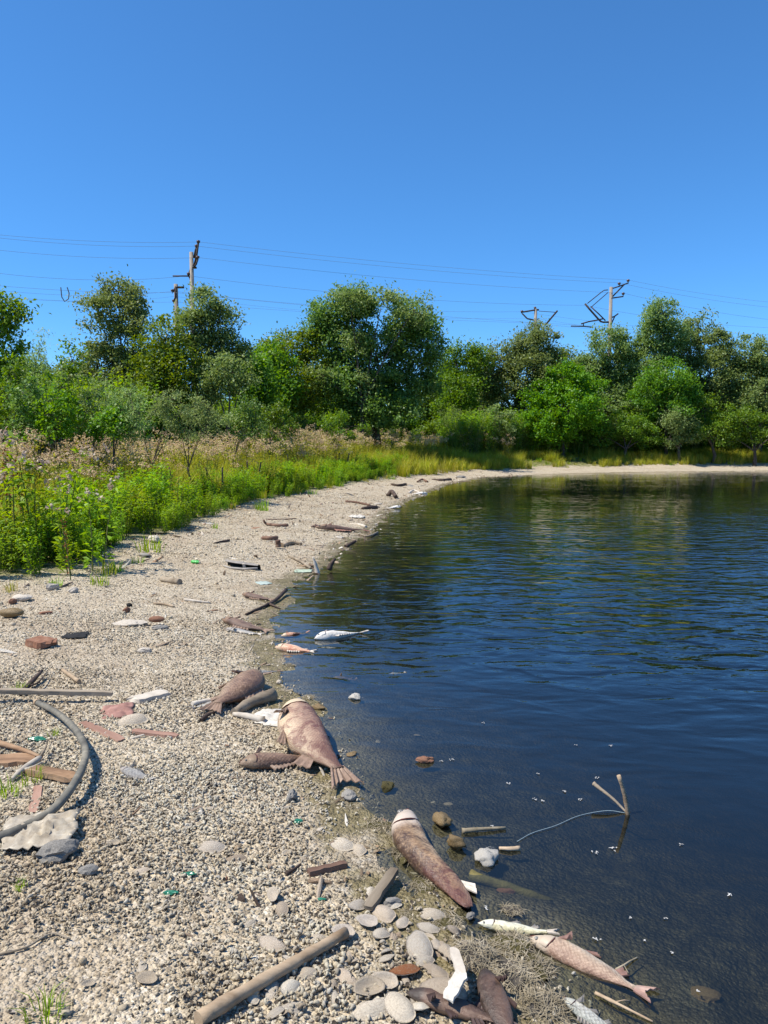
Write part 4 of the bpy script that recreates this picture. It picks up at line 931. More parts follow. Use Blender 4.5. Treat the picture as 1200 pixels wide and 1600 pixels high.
mus_up = [mussel_mesh(0), mussel_mesh(1, True, True), mussel_mesh(2), mussel_mesh(3, True, True), mussel_mesh(11, True, True)]
mus_in = [mussel_mesh(20 + i, False) for i in range(2)]
mus_amber = mussel_mesh(33, True, False, m_amber)
def mussel(label, px, py, ln, ang, me, tilt=(0, 0), lift=0.0, group=None):
    """ln: length in pixels of the photograph"""
    p = at(px, py); d = (p - Vector((0, 0, CAM_Z))).length; s_ = ln * d / F_PX * .72
    o = link('mussel_shell', me, None, (p.x, p.y, max(p.z, -.02) + .001 + lift * .6), (tilt[0], tilt[1], R(ang)), (s_, s_, s_)); return tag(o, label, 'mussel shell', group)
mg = 'mussel shells on the beach'
for (lab, x, y, ln, an, me, ti, li) in [
    ('cream mussel valve by the upper end of the long stick', 535, 1462, 48, -25, mus_in[0], (.15, 0), .01),
    ('chalky grey mussel at the scum line beside the flat wood strip', 558, 1418, 46, 40, mus_up[0], (.1, .2), .01),
    ('grey mussel leaning on the flat wood strip', 578, 1400, 40, 75, mus_up[1], (.2, .1), .015),
    ('open mussel valve with a cream inside and ringed rim, below the wood strip', 573, 1446, 48, -30, mus_in[1], (.25, 0), .012),
    ('narrow cream-edged mussel right of the ringed open valve', 598, 1430, 56, -48, mus_up[2], (.2, .1), .012),
    ('rounded brown-grey mussel by the snail pocket', 628, 1446, 44, 70, mus_up[3], (.1, .1), .012),
    ('large upright grey mussel standing over the snail pocket', 655, 1488, 74, -80, mus_up[0], (.15, .35), .03),
    ('felted grey-brown mussel left of the long stick', 425, 1478, 64, -25, mus_up[3], (.1, .1), .01),
    ('smaller felted brown mussel above the long stick', 493, 1470, 40, 10, mus_up[4], (.1, .1), .008),
    ('low brown mussel in the gravel above the felted one', 388, 1445, 30, 40, mus_up[1], (.1, .1), .003),
    ('white bean-shaped mussel right of the upright grey one', 682, 1484, 40, 95, mus_up[2], (.1, .2), .02),
    ('twin-humped pale mussel at the heap top', 700, 1500, 60, 100, mus_up[1], (.05, .15), .03),
    ('amber brown wet mussel with a glossy top', 630, 1524, 60, 15, mus_amber, (-.3, .05), .02),
    ('broad grey mussel with a second valve against it, middle of the heap', 682, 1532, 66, 130, mus_up[3], (.1, .1), .035),
    ('small slate mussel behind the amber one', 660, 1508, 44, 10, mus_up[4], (.2, .1), .02),
    ('long pale mussel lying over the dark carcass', 690, 1562, 92, -12, mus_up[2], (.05, .05), .045),
    ('big striped oval mussel at the bottom of the heap', 622, 1580, 76, -60, mus_up[0], (.05, .1), .025),
    ('broad flat mussel half under the big striped one', 575, 1582, 84, 15, mus_up[1], (.1, .05), .008),
    ('yellowish mussel valve above the broad flat one', 572, 1552, 62, 20, mus_in[0], (.25, .1), .012),
    ('pale thin valve edge beside the amber mussel', 600, 1540, 54, -20, mus_in[1], (.35, .1), .015),
    ('dull brown mussel left of the yellowish valve', 540, 1530, 56, -35, mus_up[3], (.1, .2), .01),
    ('small wedge of grey-brown mussel under the long stick', 476, 1524, 42, 3, mus_up[4], (.3, 0), .008),
    ('dark striped mussel at the lower side of the long stick', 452, 1546, 46, 50, mus_up[2], (.25, .1), .008),
    ('grey mussel by the dark striped one, near the bottom edge', 455, 1578, 50, 20, mus_up[3], (.2, .0), .006),
    ('cream open mussel alone on the gravel left of the long stick', 228, 1533, 40, -14, mus_in[0], (.2, .05), .004),
    ('white broken mussel below the cream open one', 136, 1541, 26, 30, mus_in[1], (.2, .2), .004),
    ('wide grey and cream oyster-like valve on the gravel above the green glass', 326, 1325, 62, -8, mus_up[4], (.15, .05), .003),
    ('flat slate-grey valve under the wide grey and cream one', 366, 1342, 44, 12, mus_up[1], (.05, .0), -.004),
    ('tan mussel pair near the small grey stone', 222, 1363, 34, 25, mus_up[2], (.1, .1), .003),
    ('white shell scrap above the tan mussel pair', 176, 1320, 26, 10, mus_in[1], (.2, .1), .003),
    ('bright white mussel valve standing next to a brown one', 428, 1404, 36, -70, mus_in[0], (.5, .2), .02),
    ('brown mussel valve beside the bright white one', 440, 1424, 42, -80, mus_up[2], (.4, .2), .012),
    ('dark wet mussel in the scum right of the wood strip', 612, 1416, 40, 15, mus_up[3], (.1, 0), .006),
    ('greenish wet mussel at the pool edge by the long carp', 672, 1432, 56, -8, mus_up[4], (.1, .1), .01),
    ('second wet mussel below the greenish one', 668, 1452, 46, -14, mus_up[3], (.1, .1), .008),
    ('brown mussel beside the open crab-like shell scrap', 560, 1330, 40, -60, mus_up[2], (.3, .1), .01),
    ('pinkish broken valve at the scum line above the wood strip', 532, 1322, 54, -30, mus_up[4], (.3, .1), .012)]:
    mussel(lab, x, y, ln, an, me, ti, li, mg)
for k in range(34):                                                    # the rest of the heap: nothing tells them apart
    if k < 26: px, py = rnd.uniform(500, 760), rnd.uniform(1455, 1598)
    elif k < 36: px, py = rnd.uniform(380, 560), rnd.uniform(1480, 1598)
    else: px, py = rnd.uniform(600, 720), rnd.uniform(1400, 1480)
    if float(sdist(*at(px, py)[:2])) < -.02: continue
    mussel('dull grey-brown mussel shell loose in the heap at the water edge', px, py, rnd.uniform(24, 54), rnd.uniform(0, 360), rnd.choice(mus_up + mus_in), (rnd.uniform(-.6, .6), rnd.uniform(-.6, .6)), rnd.uniform(-.008, .012), 'loose mussels of the heap')
for k in range(26):
    px, py = rnd.uniform(10, 560), rnd.uniform(1250, 1590)
    if float(sdist(*at(px, py)[:2])) < .05: continue
    mussel('small weathered mussel fragment half buried in the snail shells', px, py, rnd.uniform(14, 30), rnd.uniform(0, 360), rnd.choice(mus_up + mus_in), (rnd.uniform(-.3, .3), rnd.uniform(-.3, .3)), 0, 'mussel fragments in the gravel')
# ------------------------------------------------------------------ driftwood, stones, rubbish
W_grey = mat_simple('driftwood_grey', [(.3, (.15, .115, .08)), (.55, (.30, .245, .18)), (.75, (.43, .37, .285))], 14, .9, .7, .004, (.15, 1, 1))
W_tan = mat_simple('driftwood_tan', [(.3, (.22, .15, .09)), (.55, (.40, .30, .20)), (.75, (.54, .43, .31))], 14, .9, .7, .004, (.15, 1, 1))
W_orange = mat_simple('split_wood_orange', [(.3, (.15, .085, .05)), (.55, (.31, .19, .11)), (.75, (.44, .31, .20))], 16, .9, .8, .004, (.15, 1, 1))
W_dark = mat_simple('wet_wood', [(.3, (.03, .02, .016)), (.55, (.075, .05, .038)), (.75, (.14, .10, .08))], 14, .7, .7, .004, (.15, 1, 1))
W_brown = mat_simple('brown_wood', [(.3, (.09, .05, .035)), (.55, (.17, .10, .07)), (.75, (.27, .18, .13))], 14, .85, .7, .004, (.15, 1, 1))
W_pink = mat_simple('bark_strip_pink', [(.3, (.24, .125, .09)), (.6, (.38, .235, .175)), (.8, (.48, .36, .28))], 12, .9, .5, .003, (.2, 1, 1))
M_brick = mat_simple('brick', [(.3, (.17, .08, .05)), (.55, (.26, .13, .08)), (.8, (.36, .24, .17))], 22, .95, .6, .003)
M_stone = mat_simple('stone_grey', [(.3, (.15, .14, .125)), (.55, (.27, .25, .22)), (.8, (.40, .37, .32))], 12, .9, .6, .004)
M_stonew = mat_simple('stone_pale', [(.3, (.36, .31, .25)), (.55, (.52, .46, .38)), (.8, (.62, .57, .49))], 12, .9, .6, .004)
M_stonew2 = mat_simple('stone_wet', [(.3, (.10, .07, .035)), (.55, (.22, .15, .07)), (.8, (.36, .28, .16))], 14, .35, .6, .004)
M_hairy = mat_simple('felted_mussel', [(.3, (.18, .14, .10)), (.5, (.34, .28, .215)), (.75, (.50, .45, .37))], 9, .95, 1.0, .12, (.5, 2.2, 1))
M_rubber = mat_simple('perished_rubber', [(.3, (.07, .065, .055)), (.5, (.15, .14, .115)), (.7, (.30, .265, .20))], 9, .8, .5, .002, (1, 1, 1))
M_bag = mat_simple('grubby_plastic', [(.3, (.22, .18, .13)), (.55, (.36, .31, .235)), (.8, (.52, .47, .38))], 24, .5, .3, .004, spec=.4)
M_rag = mat_simple('red_leather', [(.3, (.20, .10, .08)), (.6, (.33, .18, .145)), (.8, (.42, .27, .22))], 16, .75, .5, .003)
M_glass = mat_simple('green_glass', [(.3, (.015, .12, .07)), (.7, (.04, .22, .13))], 20, .2, .1, .001, spec=.6)
M_bottle = mat_simple('green_plastic', [(.3, (.03, .32, .05)), (.6, (.07, .46, .09)), (.85, (.3, .62, .32))], 30, .3, .5, .004, spec=.6)
M_casing = mat_simple('grey_plastic', [(.3, (.26, .235, .21)), (.7, (.40, .365, .32))], 10, .8, .3, .003)
M_black = mat_simple('black_lining', [(.3, (.012, .012, .012)), (.7, (.03, .03, .03))], 10, .9, .2, .002)
M_feather = mat_simple('wet_down', [(.3, (.36, .35, .33)), (.7, (.55, .54, .51))], 30, .8, .2, .001)
M_bone = mat_simple('bleached_skin', [(.3, (.42, .38, .32)), (.55, (.60, .56, .49)), (.8, (.72, .69, .63))], 22, .7, .8, .006)
M_straw = mat_simple('matted_strands', [(.3, (.16, .13, .08)), (.6, (.32, .27, .19)), (.8, (.46, .41, .32))], 22, .9, .4, .002)
M_algae = mat_simple('algae', [(.3, (.07, .06, .02)), (.55, (.16, .135, .05)), (.8, (.27, .22, .10))], 18, .8, .9, .01)
M_line = mat_simple('fishing_line', [(.3, (.20, .27, .30)), (.7, (.32, .40, .42))], 10, .4, 0, .001)

def pts_of(pl, on='ground'):
    out = []
    for q in pl:
        p = at(q[0], q[1]) if on == 'ground' else at_z(q[0], q[1], 0)
        if on == 'half': p.z = max(p.z, 0)
        if len(q) > 2: p.z += q[2]
        out.append(p)
    return out
def px_m(p): return (p - Vector((0, 0, CAM_Z))).length / F_PX
def stick(name, label, cat, pl, r0, r1, mat, on='ground', wob=.10, seg=8, sq=1.0, sub=4, twigs=(), group=None):
    """a branch through photo points (px, py, lift); radii in photo pixels"""
    P = pts_of(pl, on); k = px_m(P[len(P) // 2]); o = P[0].copy()
    Q = catmull([p + Vector((0, 0, (r0 + r1) / 2 * k * .8 * sq)) - o for p in P], sub); n = len(Q)
    b = MB().tube(Q, [k * (r0 + (r1 - r0) * i / (n - 1)) * rnd.uniform(.92, 1.08) for i in range(n)], seg, wob=wob, sq=sq)
    if twigs:
        t = thing(name, label, cat, o, 0, group); b.build('stem', mat, t, True)
        for tw in twigs:
            T_ = pts_of(tw, on); T_ = [p - o + Vector((0, 0, r0 * k * .6)) for p in T_]
            MB().tube(catmull(T_, 3), [max(.0015, k * r1 * .8 * (1 - .7 * i / (3 * (len(T_) - 1)))) for i in range(3 * (len(T_) - 1) + 1)], 5, wob=.1).build('twig', mat, t, True)
        return t
    w = b.build(name, mat, None, True); w.location = o
    return tag(w, label, cat, group)
def plank(name, label, cat, p0, p1, w, th, mat, lift=(0, 0), on='ground', n=9, ragged=.25, tilt=0.0, group=None):
    """split wood between two photo points; w and th in photo pixels"""
    A, B = pts_of([p0, p1], on); A.z += lift[0]; B.z += lift[1]; k = px_m((A + B) / 2); w *= k; th *= k
    X = (B - A); L = X.length; X.normalize(); Y = Vector((0, 0, 1)).cross(X).normalized(); Z = X.cross(Y)
    M = Matrix((X, Y, Z)).transposed() @ Matrix.Rotation(tilt, 3, 'X'); V = []
    for i in range(n):
        u = i / (n - 1); wi = w * rnd.uniform(.86, 1.05); ti = th * rnd.uniform(.85, 1.1)
        if i in (0, n - 1): wi *= 1 - ragged * rnd.uniform(.3, 1); ti *= 1 - ragged
        off = rnd.uniform(-.06, .06) * w
        for a, c in ((-1, -1), (-.35, -1), (.4, -1), (1, -1), (1, 1), (.45, 1.0), (-.3, 1.0), (-1, 1)):
            V.append((u * L + (rnd.uniform(-.35, .35) * w * ragged if i in (0, n - 1) else 0), off + a * wi / 2 * (1 if c < 0 else .93), th / 2 + c * ti / 2 * rnd.uniform(.92, 1.06)))
    F = [(i * 8 + q, i * 8 + (q + 1) % 8, (i + 1) * 8 + (q + 1) % 8, (i + 1) * 8 + q) for i in range(n - 1) for q in range(8)] + [tuple(range(7, -1, -1)), tuple((n - 1) * 8 + q for q in range(8))]
    o = MB().add(V, F).build(name, mat); o.location = A; o.rotation_euler = M.to_euler(); return tag(o, label, cat, group)
def stone(name, label, cat, px, py, w, hgt, mat, deep=.8, seed=0, sharp=True, on='ground', sink=.25, ang=0, amp=.3, group=None, sub=3):
    """w, hgt: size in photo pixels"""
    p = pts_of([(px, py)], on)[0]; k = px_m(p); me = blob_mesh(900 + seed, mat, sub, .8, amp, name, sharp)
    o = link(name, me, None, (p.x, p.y, p.z + hgt * k * (.5 - sink)), (0, 0, R(ang)), (w * k / 2, w * k / 2 * deep, hgt * k / 2)); return tag(o, label, cat, group)
def sheet(name, label, cat, px, py, w, d, mat, hz=.3, seed=0, ang=0, on='ground', n=16, lift=0.0, fold=3.0, group=None, round_=.25):
    """crumpled thin sheet, w x d photo pixels on the ground (d measured along the ground)"""
    from mathutils import noise as mn
    p = pts_of([(px, py)], on)[0]; k = px_m(p); W, D = w * k, d * k; V = []; off = Vector((seed * 7.3, seed * 3.1, 0))
    for s_ in (1, 0):
        for i in range(n + 1):
            for j in range(n + 1):
                u, v = i / n * 2 - 1, j / n * 2 - 1; rr = max(abs(u), abs(v)); a = math.atan2(v, u)
                m_ = (1 - round_) + round_ * rr / (math.hypot(u, v) + 1e-6); e = m_ * (1 + .22 * mn.noise(Vector((math.cos(a) * 1.4, math.sin(a) * 1.4, 0)) + off) * rr)
                z = hz * W * (abs(mn.noise(Vector((u * fold * .8, v * fold * .8, 1)) + off)) * .9 + .35 * abs(mn.noise(Vector((u * fold * 2, v * fold * 2, 2)) + off))) * (1.15 - rr * .7)
                V.append((u * W / 2 * e, v * D / 2 * e, z + s_ * .003))
    m = n + 1; N = m * m
    F = [(i * m + j, (i + 1) * m + j, (i + 1) * m + j + 1, i * m + j + 1) for i in range(n) for j in range(n)]
    F += [tuple(N + q for q in reversed(f)) for f in F]
    bd = [i * m for i in range(n)] + [n * m + j for j in range(n)] + [i * m + n for i in range(n, 0, -1)] + [j for j in range(n, 0, -1)]
    F += [(bd[q], N + bd[q], N + bd[(q + 1) % len(bd)], bd[(q + 1) % len(bd)]) for q in range(len(bd))]
    o = MB().add(V, F).build(name, mat, None, True); o.location = (p.x, p.y, p.z + .004 + lift); o.rotation_euler = (0, 0, R(ang)); return tag(o, label, cat, group)
def hair(n, size, mat, seed, flat=.25, w=.0010, ln=.6):
    g = random.Random(seed); b = MB()
    for _ in range(n):
        a = g.uniform(0, 6.28); r = size * math.sqrt(g.random()) * .8; c = Vector((math.cos(a) * r, math.sin(a) * r, size * flat * g.random() * (1 - (r / size) ** 2)))
        t = g.uniform(0, 6.28); d = Vector((math.cos(t), math.sin(t), g.uniform(-.3, .25))); L = size * ln * g.uniform(.4, 1.1); s_ = Vector((-d.y, d.x, 0)).normalized() * w
        e = c + d * L + Vector((g.uniform(-.3, .3), g.uniform(-.3, .3), -.1)) * L; m_ = (c + e) / 2 + Vector((0, 0, L * .15))
        b.add([c - s_, c + s_, m_ + s_, m_ - s_, e + s_ * .3, e - s_ * .3], [(0, 1, 2, 3), (3, 2, 4, 5)])
    return b
def mat_clump(name, label, px, py, w, mat_core, seed, strands=130, on='ground', flat=.5, cat='clump', deep=.8):
    p = pts_of([(px, py)], on)[0]; p.z = max(p.z, -.005); k = px_m(p); r = w * k / 2
    t = thing(name, label, cat, p)
    link('core', blob_mesh(700 + seed, mat_core, 3, .8, .35, 'core', False), t, (0, 0, r * flat * .2), (0, 0, seed), (r * .85, r * deep * .8, r * flat * .6))
    hair(strands * 2, r, M_straw if mat_core is not M_bone else M_feather, seed, flat, .0009).build('strands', M_straw if mat_core is not M_bone else M_feather, t)['kind'] = 'stuff'
    return t

# --- left of the beach: plank, hose, bag, wood
plank('plank', 'long grey weathered plank entering from the edge of the view', 'plank', (-40, 1098), (176, 1095), 11, 6, W_grey, (.055, .03), n=14, ragged=.2)
hp = [(58, 1106, .012), (88, 1124, .02), (117, 1155, .035), (134, 1192, .05), (129, 1228, .055), (108, 1258, .035), (82, 1278, .012), (52, 1294, .004), (15, 1312, .004), (-40, 1330, .004)]
P = pts_of(hp); o0 = P[0].copy(); Q = catmull([p - o0 + Vector((0, 0, .017)) for p in P], 7)
hs = thing('hose', 'curved grey perished rubber hose looping below the plank', 'hose', o0)
MB().tube(Q, [.0145 + .0035 * i / len(Q) for i in range(len(Q))], 12, wob=.03).build('tube', M_rubber, hs, True)
MB().tube([Q[0] - (Q[1] - Q[0]) * .25, Q[0] + (Q[1] - Q[0]) * .4], [.0175, .018], 12, cap=True).build('cut_end', W_tan, hs, True)
sheet('plastic_bag', 'crumpled dirty cream plastic bag pinned over the hose', 'bag', 62, 1308, 92, 92, M_bag, .30, 3, 15, lift=.015, fold=3.6)
stone('stone', 'dark grey angular stone just below the plastic bag', 'stone', 92, 1340, 56, 34, M_stone, .75, 1, ang=40)
stone('stone', 'small dark pointed stone right of the bigger grey stone', 'stone', 138, 1366, 26, 22, M_stone, .8, 2, ang=10)
plank('wood_chunk', 'split orange wood chunk with its end under the hose', 'wood', (42, 1208), (120, 1224), 20, 8, W_orange, (.006, .012), ragged=.5)
plank('wood_chunk', 'pale orange slab of wood cut by the edge of the view', 'wood', (-40, 1192), (52, 1190), 34, 6, W_orange, (.0, .0), ragged=.5)
stick('wood_stick', 'thin orange-brown stick above the pale orange slab', 'stick', [(-20, 1166, .02), (30, 1178, .015), (66, 1188, .004)], 5, 2, W_orange)
plank('wood_chip', 'flat pinkish wood strip below the orange chunk', 'wood', (60, 1230), (52, 1272), 13, 3, W_pink, ragged=.4)
stick('driftwood', 'bone-white forked driftwood end by the orange chunk', 'driftwood', [(18, 1222, .0), (36, 1210, .012), (62, 1196, .02)], 3, 5, M_stonew, twigs=[[(36, 1210, .01), (52, 1208, .02), (66, 1200, .02)]])
stick('root', 'tangle of dark dry roots behind the orange chunk', 'root', [(48, 1207, .005), (66, 1190, .03), (74, 1176, .035)], 2.5, 1.2, W_grey, twigs=[[(60, 1198, .02), (70, 1196, .03), (78, 1182, .02)], [(52, 1206, .01), (70, 1202, .015), (84, 1196, .005)]])
sheet('leather_scrap', 'folded reddish leather scrap right of the plank end', 'scrap', 184, 1113, 44, 60, M_rag, .3, 5, 20, fold=1.8)
mussel('long pale beige shell leaning on the reddish leather scrap', 205, 1128, 62, 25, mus_up[2], (.3, 0), .006, mg)
plank('bark_strip', 'salmon-pink bark strip slanting below the leather scrap', 'bark', (128, 1130), (190, 1158), 15, 3, W_pink, ragged=.5)
plank('bark_strip', 'half tan half pink bark strip alone on the gravel', 'bark', (206, 1144), (278, 1152), 13, 4, W_pink, ragged=.4)
plank('stone_slab', 'pale wedge-shaped stone slab right of the plank', 'stone', (204, 1098), (264, 1084), 26, 6, M_stonew, ragged=.6)
stick('wood_stick', 'short tan stick above the plank', 'stick', [(98, 1050, .004), (112, 1060, .004), (124, 1070, .01)], 2.5, 3, W_tan)
stick('driftwood', 'dark splintered driftwood at the edge of the view above the plank', 'driftwood', [(32, 1088, .0), (48, 1076, .02), (66, 1060, .035)], 5, 2, W_dark, twigs=[[(48, 1080, .02), (62, 1076, .03), (76, 1054, .02)], [(44, 1082, .0), (60, 1086, .01), (74, 1090, .0)]])
plank('brick_shard', 'flat brick shard showing its dark broken edge', 'brick', (48, 1006), (80, 1012), 30, 9, M_brick, (.004, .0), ragged=.5)
sheet('tar_sheet', 'small black torn sheet flat on the gravel', 'scrap', 118, 994, 34, 34, M_black, .12, 6, 10)
stone('brick_disc', 'round rusty brown disc of brick perched on a grey stone', 'brick', 245, 978, 24, 12, M_brick, .9, 4, False, sink=-.35, amp=.08)
stone('stone', 'grey stone under the round brick disc', 'stone', 249, 984, 26, 11, M_stone, .8, 5, ang=20)
stone('brick_shard', 'orange brick splinter below a black pebble', 'brick', 198, 957, 12, 14, M_brick, .7, 6, ang=50)
stone('stone', 'black pebble above the orange brick splinter', 'stone', 202, 948, 9, 8, M_black, .8, 7)
stone('stone', 'low pale lump of stone like a loaf near the brick disc', 'stone', 203, 976, 52, 12, M_stonew, .6, 8, sink=.3)
stone('tin_can', 'crushed dark drum-shaped can at the edge of the view', 'can', 18, 965, 36, 18, M_stonew2, .6, 9, False, sink=.1, amp=.12)
stick('log', 'short pale log lying near the weeds', 'log', [(254, 909, .0), (268, 911, .0), (281, 913, .0)], 5, 4.5, W_grey, wob=.06)
stick('wood_stick', 'thin tan stick beyond the pale lump', 'stick', [(240, 944, .0), (258, 946, .003), (272, 949, .0)], 1.8, 1.4, W_tan)
stick('wood_stick', 'pale splinter pointing to the shrivelled fish', 'stick', [(288, 938, .0), (308, 941, .003), (328, 943, .0)], 2.2, 1.2, M_stonew)
plank('bark_strip', 'small rust bark flake on the gravel below the weeds', 'bark', (62, 960), (82, 958), 8, 3, M_brick, ragged=.5)
for k, (x, y, w, hh, mt, lb) in enumerate([
        (35, 938, 26, 12, M_stonew, 'pale stone under the weed edge beside the dark can'), (82, 922, 20, 14, M_stonew, 'cream round stone in the shade of the weeds'),
        (115, 926, 18, 10, M_stonew, 'flat cream stone left of the small grass tuft'), (240, 846, 34, 12, M_stonew, 'low white stone heap where the weeds bend back'),
        (225, 870, 18, 8, M_stone, 'grey stone by the second grass tuft'), (226, 1020, 20, 10, M_stonew, 'yellowish stone on the bare gravel'),
        (20, 944, 12, 12, M_brick, 'round brown brick lump above the dark can'), (456, 1250, 28, 22, M_stone, 'squarish grey stone below the small red-brown carp'),
        (545, 1248, 26, 16, M_stone, 'grey stone right of the swollen carp tail'),
        (497, 1108, 20, 10, M_stonew2, 'brown wet stone in the shallows behind the swollen carp'), (476, 1112, 16, 10, M_stonew2, 'ochre wet stone touching the swollen carp head'),
        (550, 1180, 18, 6, M_stonew2, 'mossy wet stone in the shallows beside the swollen carp'), (605, 1236, 26, 20, M_algae, 'weedy stone standing out of the shallows above the long carp'),
        (690, 1288, 30, 22, M_stonew2, 'ochre weedy stone beside the long carp head'), (712, 1325, 26, 26, M_stonew2, 'pinkish slimy stone right of the long carp gills'),
        (612, 1418, 26, 20, M_stone, 'blue-grey stone wedged in the scum'), (735, 1435, 16, 12, M_stone, 'small dark stone against the long carp flank'),
        (436, 1068, 12, 8, M_stonew, 'pale stone on the scum line above the driftwood'), (520, 1032, 10, 5, M_stonew2, 'small dark weedy stone off the scum line')]):
    stone('stone', lb, 'stone', x, y, w, hh, mt, .8, 20 + k, mt not in (M_hairy, M_stonew2, M_algae), sink=.18, ang=37 * k, group='stones on the beach', on='ground' if y < 1270 or x < 590 else 'half')
plank('wood_strip', 'square grey-brown wood strip on the snail drift', 'wood', (482, 1368), (540, 1354), 11, 8, W_brown, ragged=.1)
plank('wood_strip', 'flat wood strip tilted up at the scum line among mussels', 'wood', (576, 1428), (616, 1376), 16, 8, W_grey, (.01, .03), ragged=.2)
stick('wood_stick', 'long straight grey stick running out at the bottom edge', 'stick', [(540, 1470, .012), (470, 1512, .012), (395, 1556, .012), (310, 1606, .008)], 7.5, 9.5, W_tan, wob=.07, sub=5, seg=12)
stick('wood_stick', 'thin wire-like dry stalk curved on the near gravel', 'stick', [(-10, 1496, .003), (40, 1485, .006), (80, 1462, .004), (110, 1470, .003)], 1.5, 1.2, W_grey)
stick('wood_stick', 'short dark splinter near the felted lump', 'stick', [(446, 1368, .0), (458, 1362, .003), (470, 1352, .0)], 3, 1.5, W_dark)
stone('glass_shard', 'green glass shard by the orange snail shell', 'glass', 295, 1369, 20, 8, M_glass, .7, 60, sink=.1, amp=.5)
stone('glass_shard', 'teal glass shard sunk below the green one', 'glass', 267, 1398, 20, 7, M_glass, .7, 61, sink=.1, amp=.5)
stone('glass_shard', 'bluish-green glass pebble by the squarish grey stone', 'glass', 466, 1287, 14, 8, M_glass, .8, 62, sink=.1)
stone('glass_shard', 'dark green glass scrap inside the hose loop', 'glass', 58, 1158, 24, 8, M_glass, .6, 63, sink=.1, amp=.4)
stone('glass_shard', 'bright teal sliver on the snail drift', 'glass', 503, 1407, 12, 5, M_glass, .6, 64, sink=.1, amp=.5)
o = link('snail_shell', snails[1], None, at(353, 1380) + Vector((0, 0, .01)), (.4, .9, 2.0), (.012, .012, .014)); o.data = o.data.copy(); o.data.materials[0] = M_brick
tag(o, 'orange striped snail shell among the pale ones', 'snail shell')
for k, (x, y, w) in enumerate([(90, 1045, 14), (28, 1160, 16), (45, 1190, 12), (153, 1305, 16), (412, 1380, 16), (140, 1255, 18), (160, 1259, 14), (8, 1050, 12), (182, 1260, 10)]):
    mussel('small bright white shell flake on the left gravel', x, y, w, 50 * k, mus_in[k % 2], (.2, .2), .002, 'white shell flakes')

# --- along the waterline, going away
sheet('fish_skin', 'bleached papery fish skin spread between driftwood and the swollen carp', 'skin', 432, 1123, 72, 70, M_bone, .14, 8, -10, fold=2.6)
stick('driftwood', 'thick grey driftwood lying under the rotting carp', 'driftwood', [(366, 1120, .0), (392, 1106, .008), (428, 1094, .01)], 6, 10, W_grey, wob=.12)
stick('driftwood', 'pale peeled stick left of the bleached fish skin', 'driftwood', [(366, 1119, .0), (392, 1126, .006), (412, 1130, .002)], 4, 6, M_stonew)
stick('driftwood', 'grey stick end at the left of the rotting carp tail', 'driftwood', [(300, 1104, .003), (322, 1100, .006), (345, 1097, .002)], 4, 3, M_stonew)
stick('driftwood', 'dark stub of wood poking under the dried grey fish', 'driftwood', [(314, 1128, .0), (324, 1122, .008), (334, 1116, .0)], 3.5, 2, W_dark)
stick('branch', 'black wet branch dipping into the water past the dark dried fish', 'branch', [(384, 962, .0), (412, 950, .004), (430, 942, .012), (447, 929, .035)], 1.5, 3.2, W_dark, twigs=[[(420, 946, .01), (430, 950, .01), (438, 952, .0)]])
def casing():
    p = at(377, 888); t = thing('casing', 'hollow grey plastic casing, black inside, half sunk in the shells', 'casing', p, R(-24)); k = px_m(p); L = 60 * k
    V = []; n = 12; m = 9
    for s_ in (0, 1):
        for i in range(n + 1):
            u = i / n; w = .075 * math.sin(math.pi * (.12 + .76 * u)) + .012; hgt = .085 * (1 - .35 * u)
            for j in range(m):
                a = R(-25) + R(150) * j / (m - 1); V.append(((u - .5) * L, math.cos(a) * (w - s_ * .006) + .02, math.sin(a) * (hgt - s_ * .006)))
    N = (n + 1) * m; F = [(i * m + j, (i + 1) * m + j, (i + 1) * m + j + 1, i * m + j + 1) for i in range(n) for j in range(m - 1)]
    MB().add(V[:N] + [(v[0], v[1] * .985, v[2] - .003) for v in V[:N]], F + [tuple(N + q for q in f[::-1]) for f in F]).build('shell', M_casing, t, True)
    MB().add(V[N:], [f[::-1] for f in F]).build('lining', M_black, t, True)
    MB().box((L * .16, -.045, .03), (.03, .012, .075), (R(20), 0, 0)).build('crossbar', M_stonew, t)
    MB().tube([(-L * .5, -.03, .02), (-L * .2, -.085, .012), (L * .2, -.085, .012), (L * .52, -.02, .02)], .012, 6).build('rim', M_casing, t, True)
casing()
def bottle():
    p = at(306, 881); t = thing('bottle', 'squashed bright green plastic bottle alone on the beach', 'bottle', p + Vector((0, 0, .022)), R(-30))
    pr = [(-.05, .014), (-.048, .026), (-.03, .028), (-.012, .021), (.008, .027), (.03, .025), (.045, .012), (.055, .009)]
    MB().tube([(x, .004 * math.sin(60 * x), 0) for x, _ in pr], [r for _, r in pr], 10, wob=.12, sq=.75).build('body', M_bottle, t, True)
    MB().tube([(.055, 0, 0), (.068, 0, 0)], [.011, .011], 10).build('cap', M_stonew, t, True)
bottle()
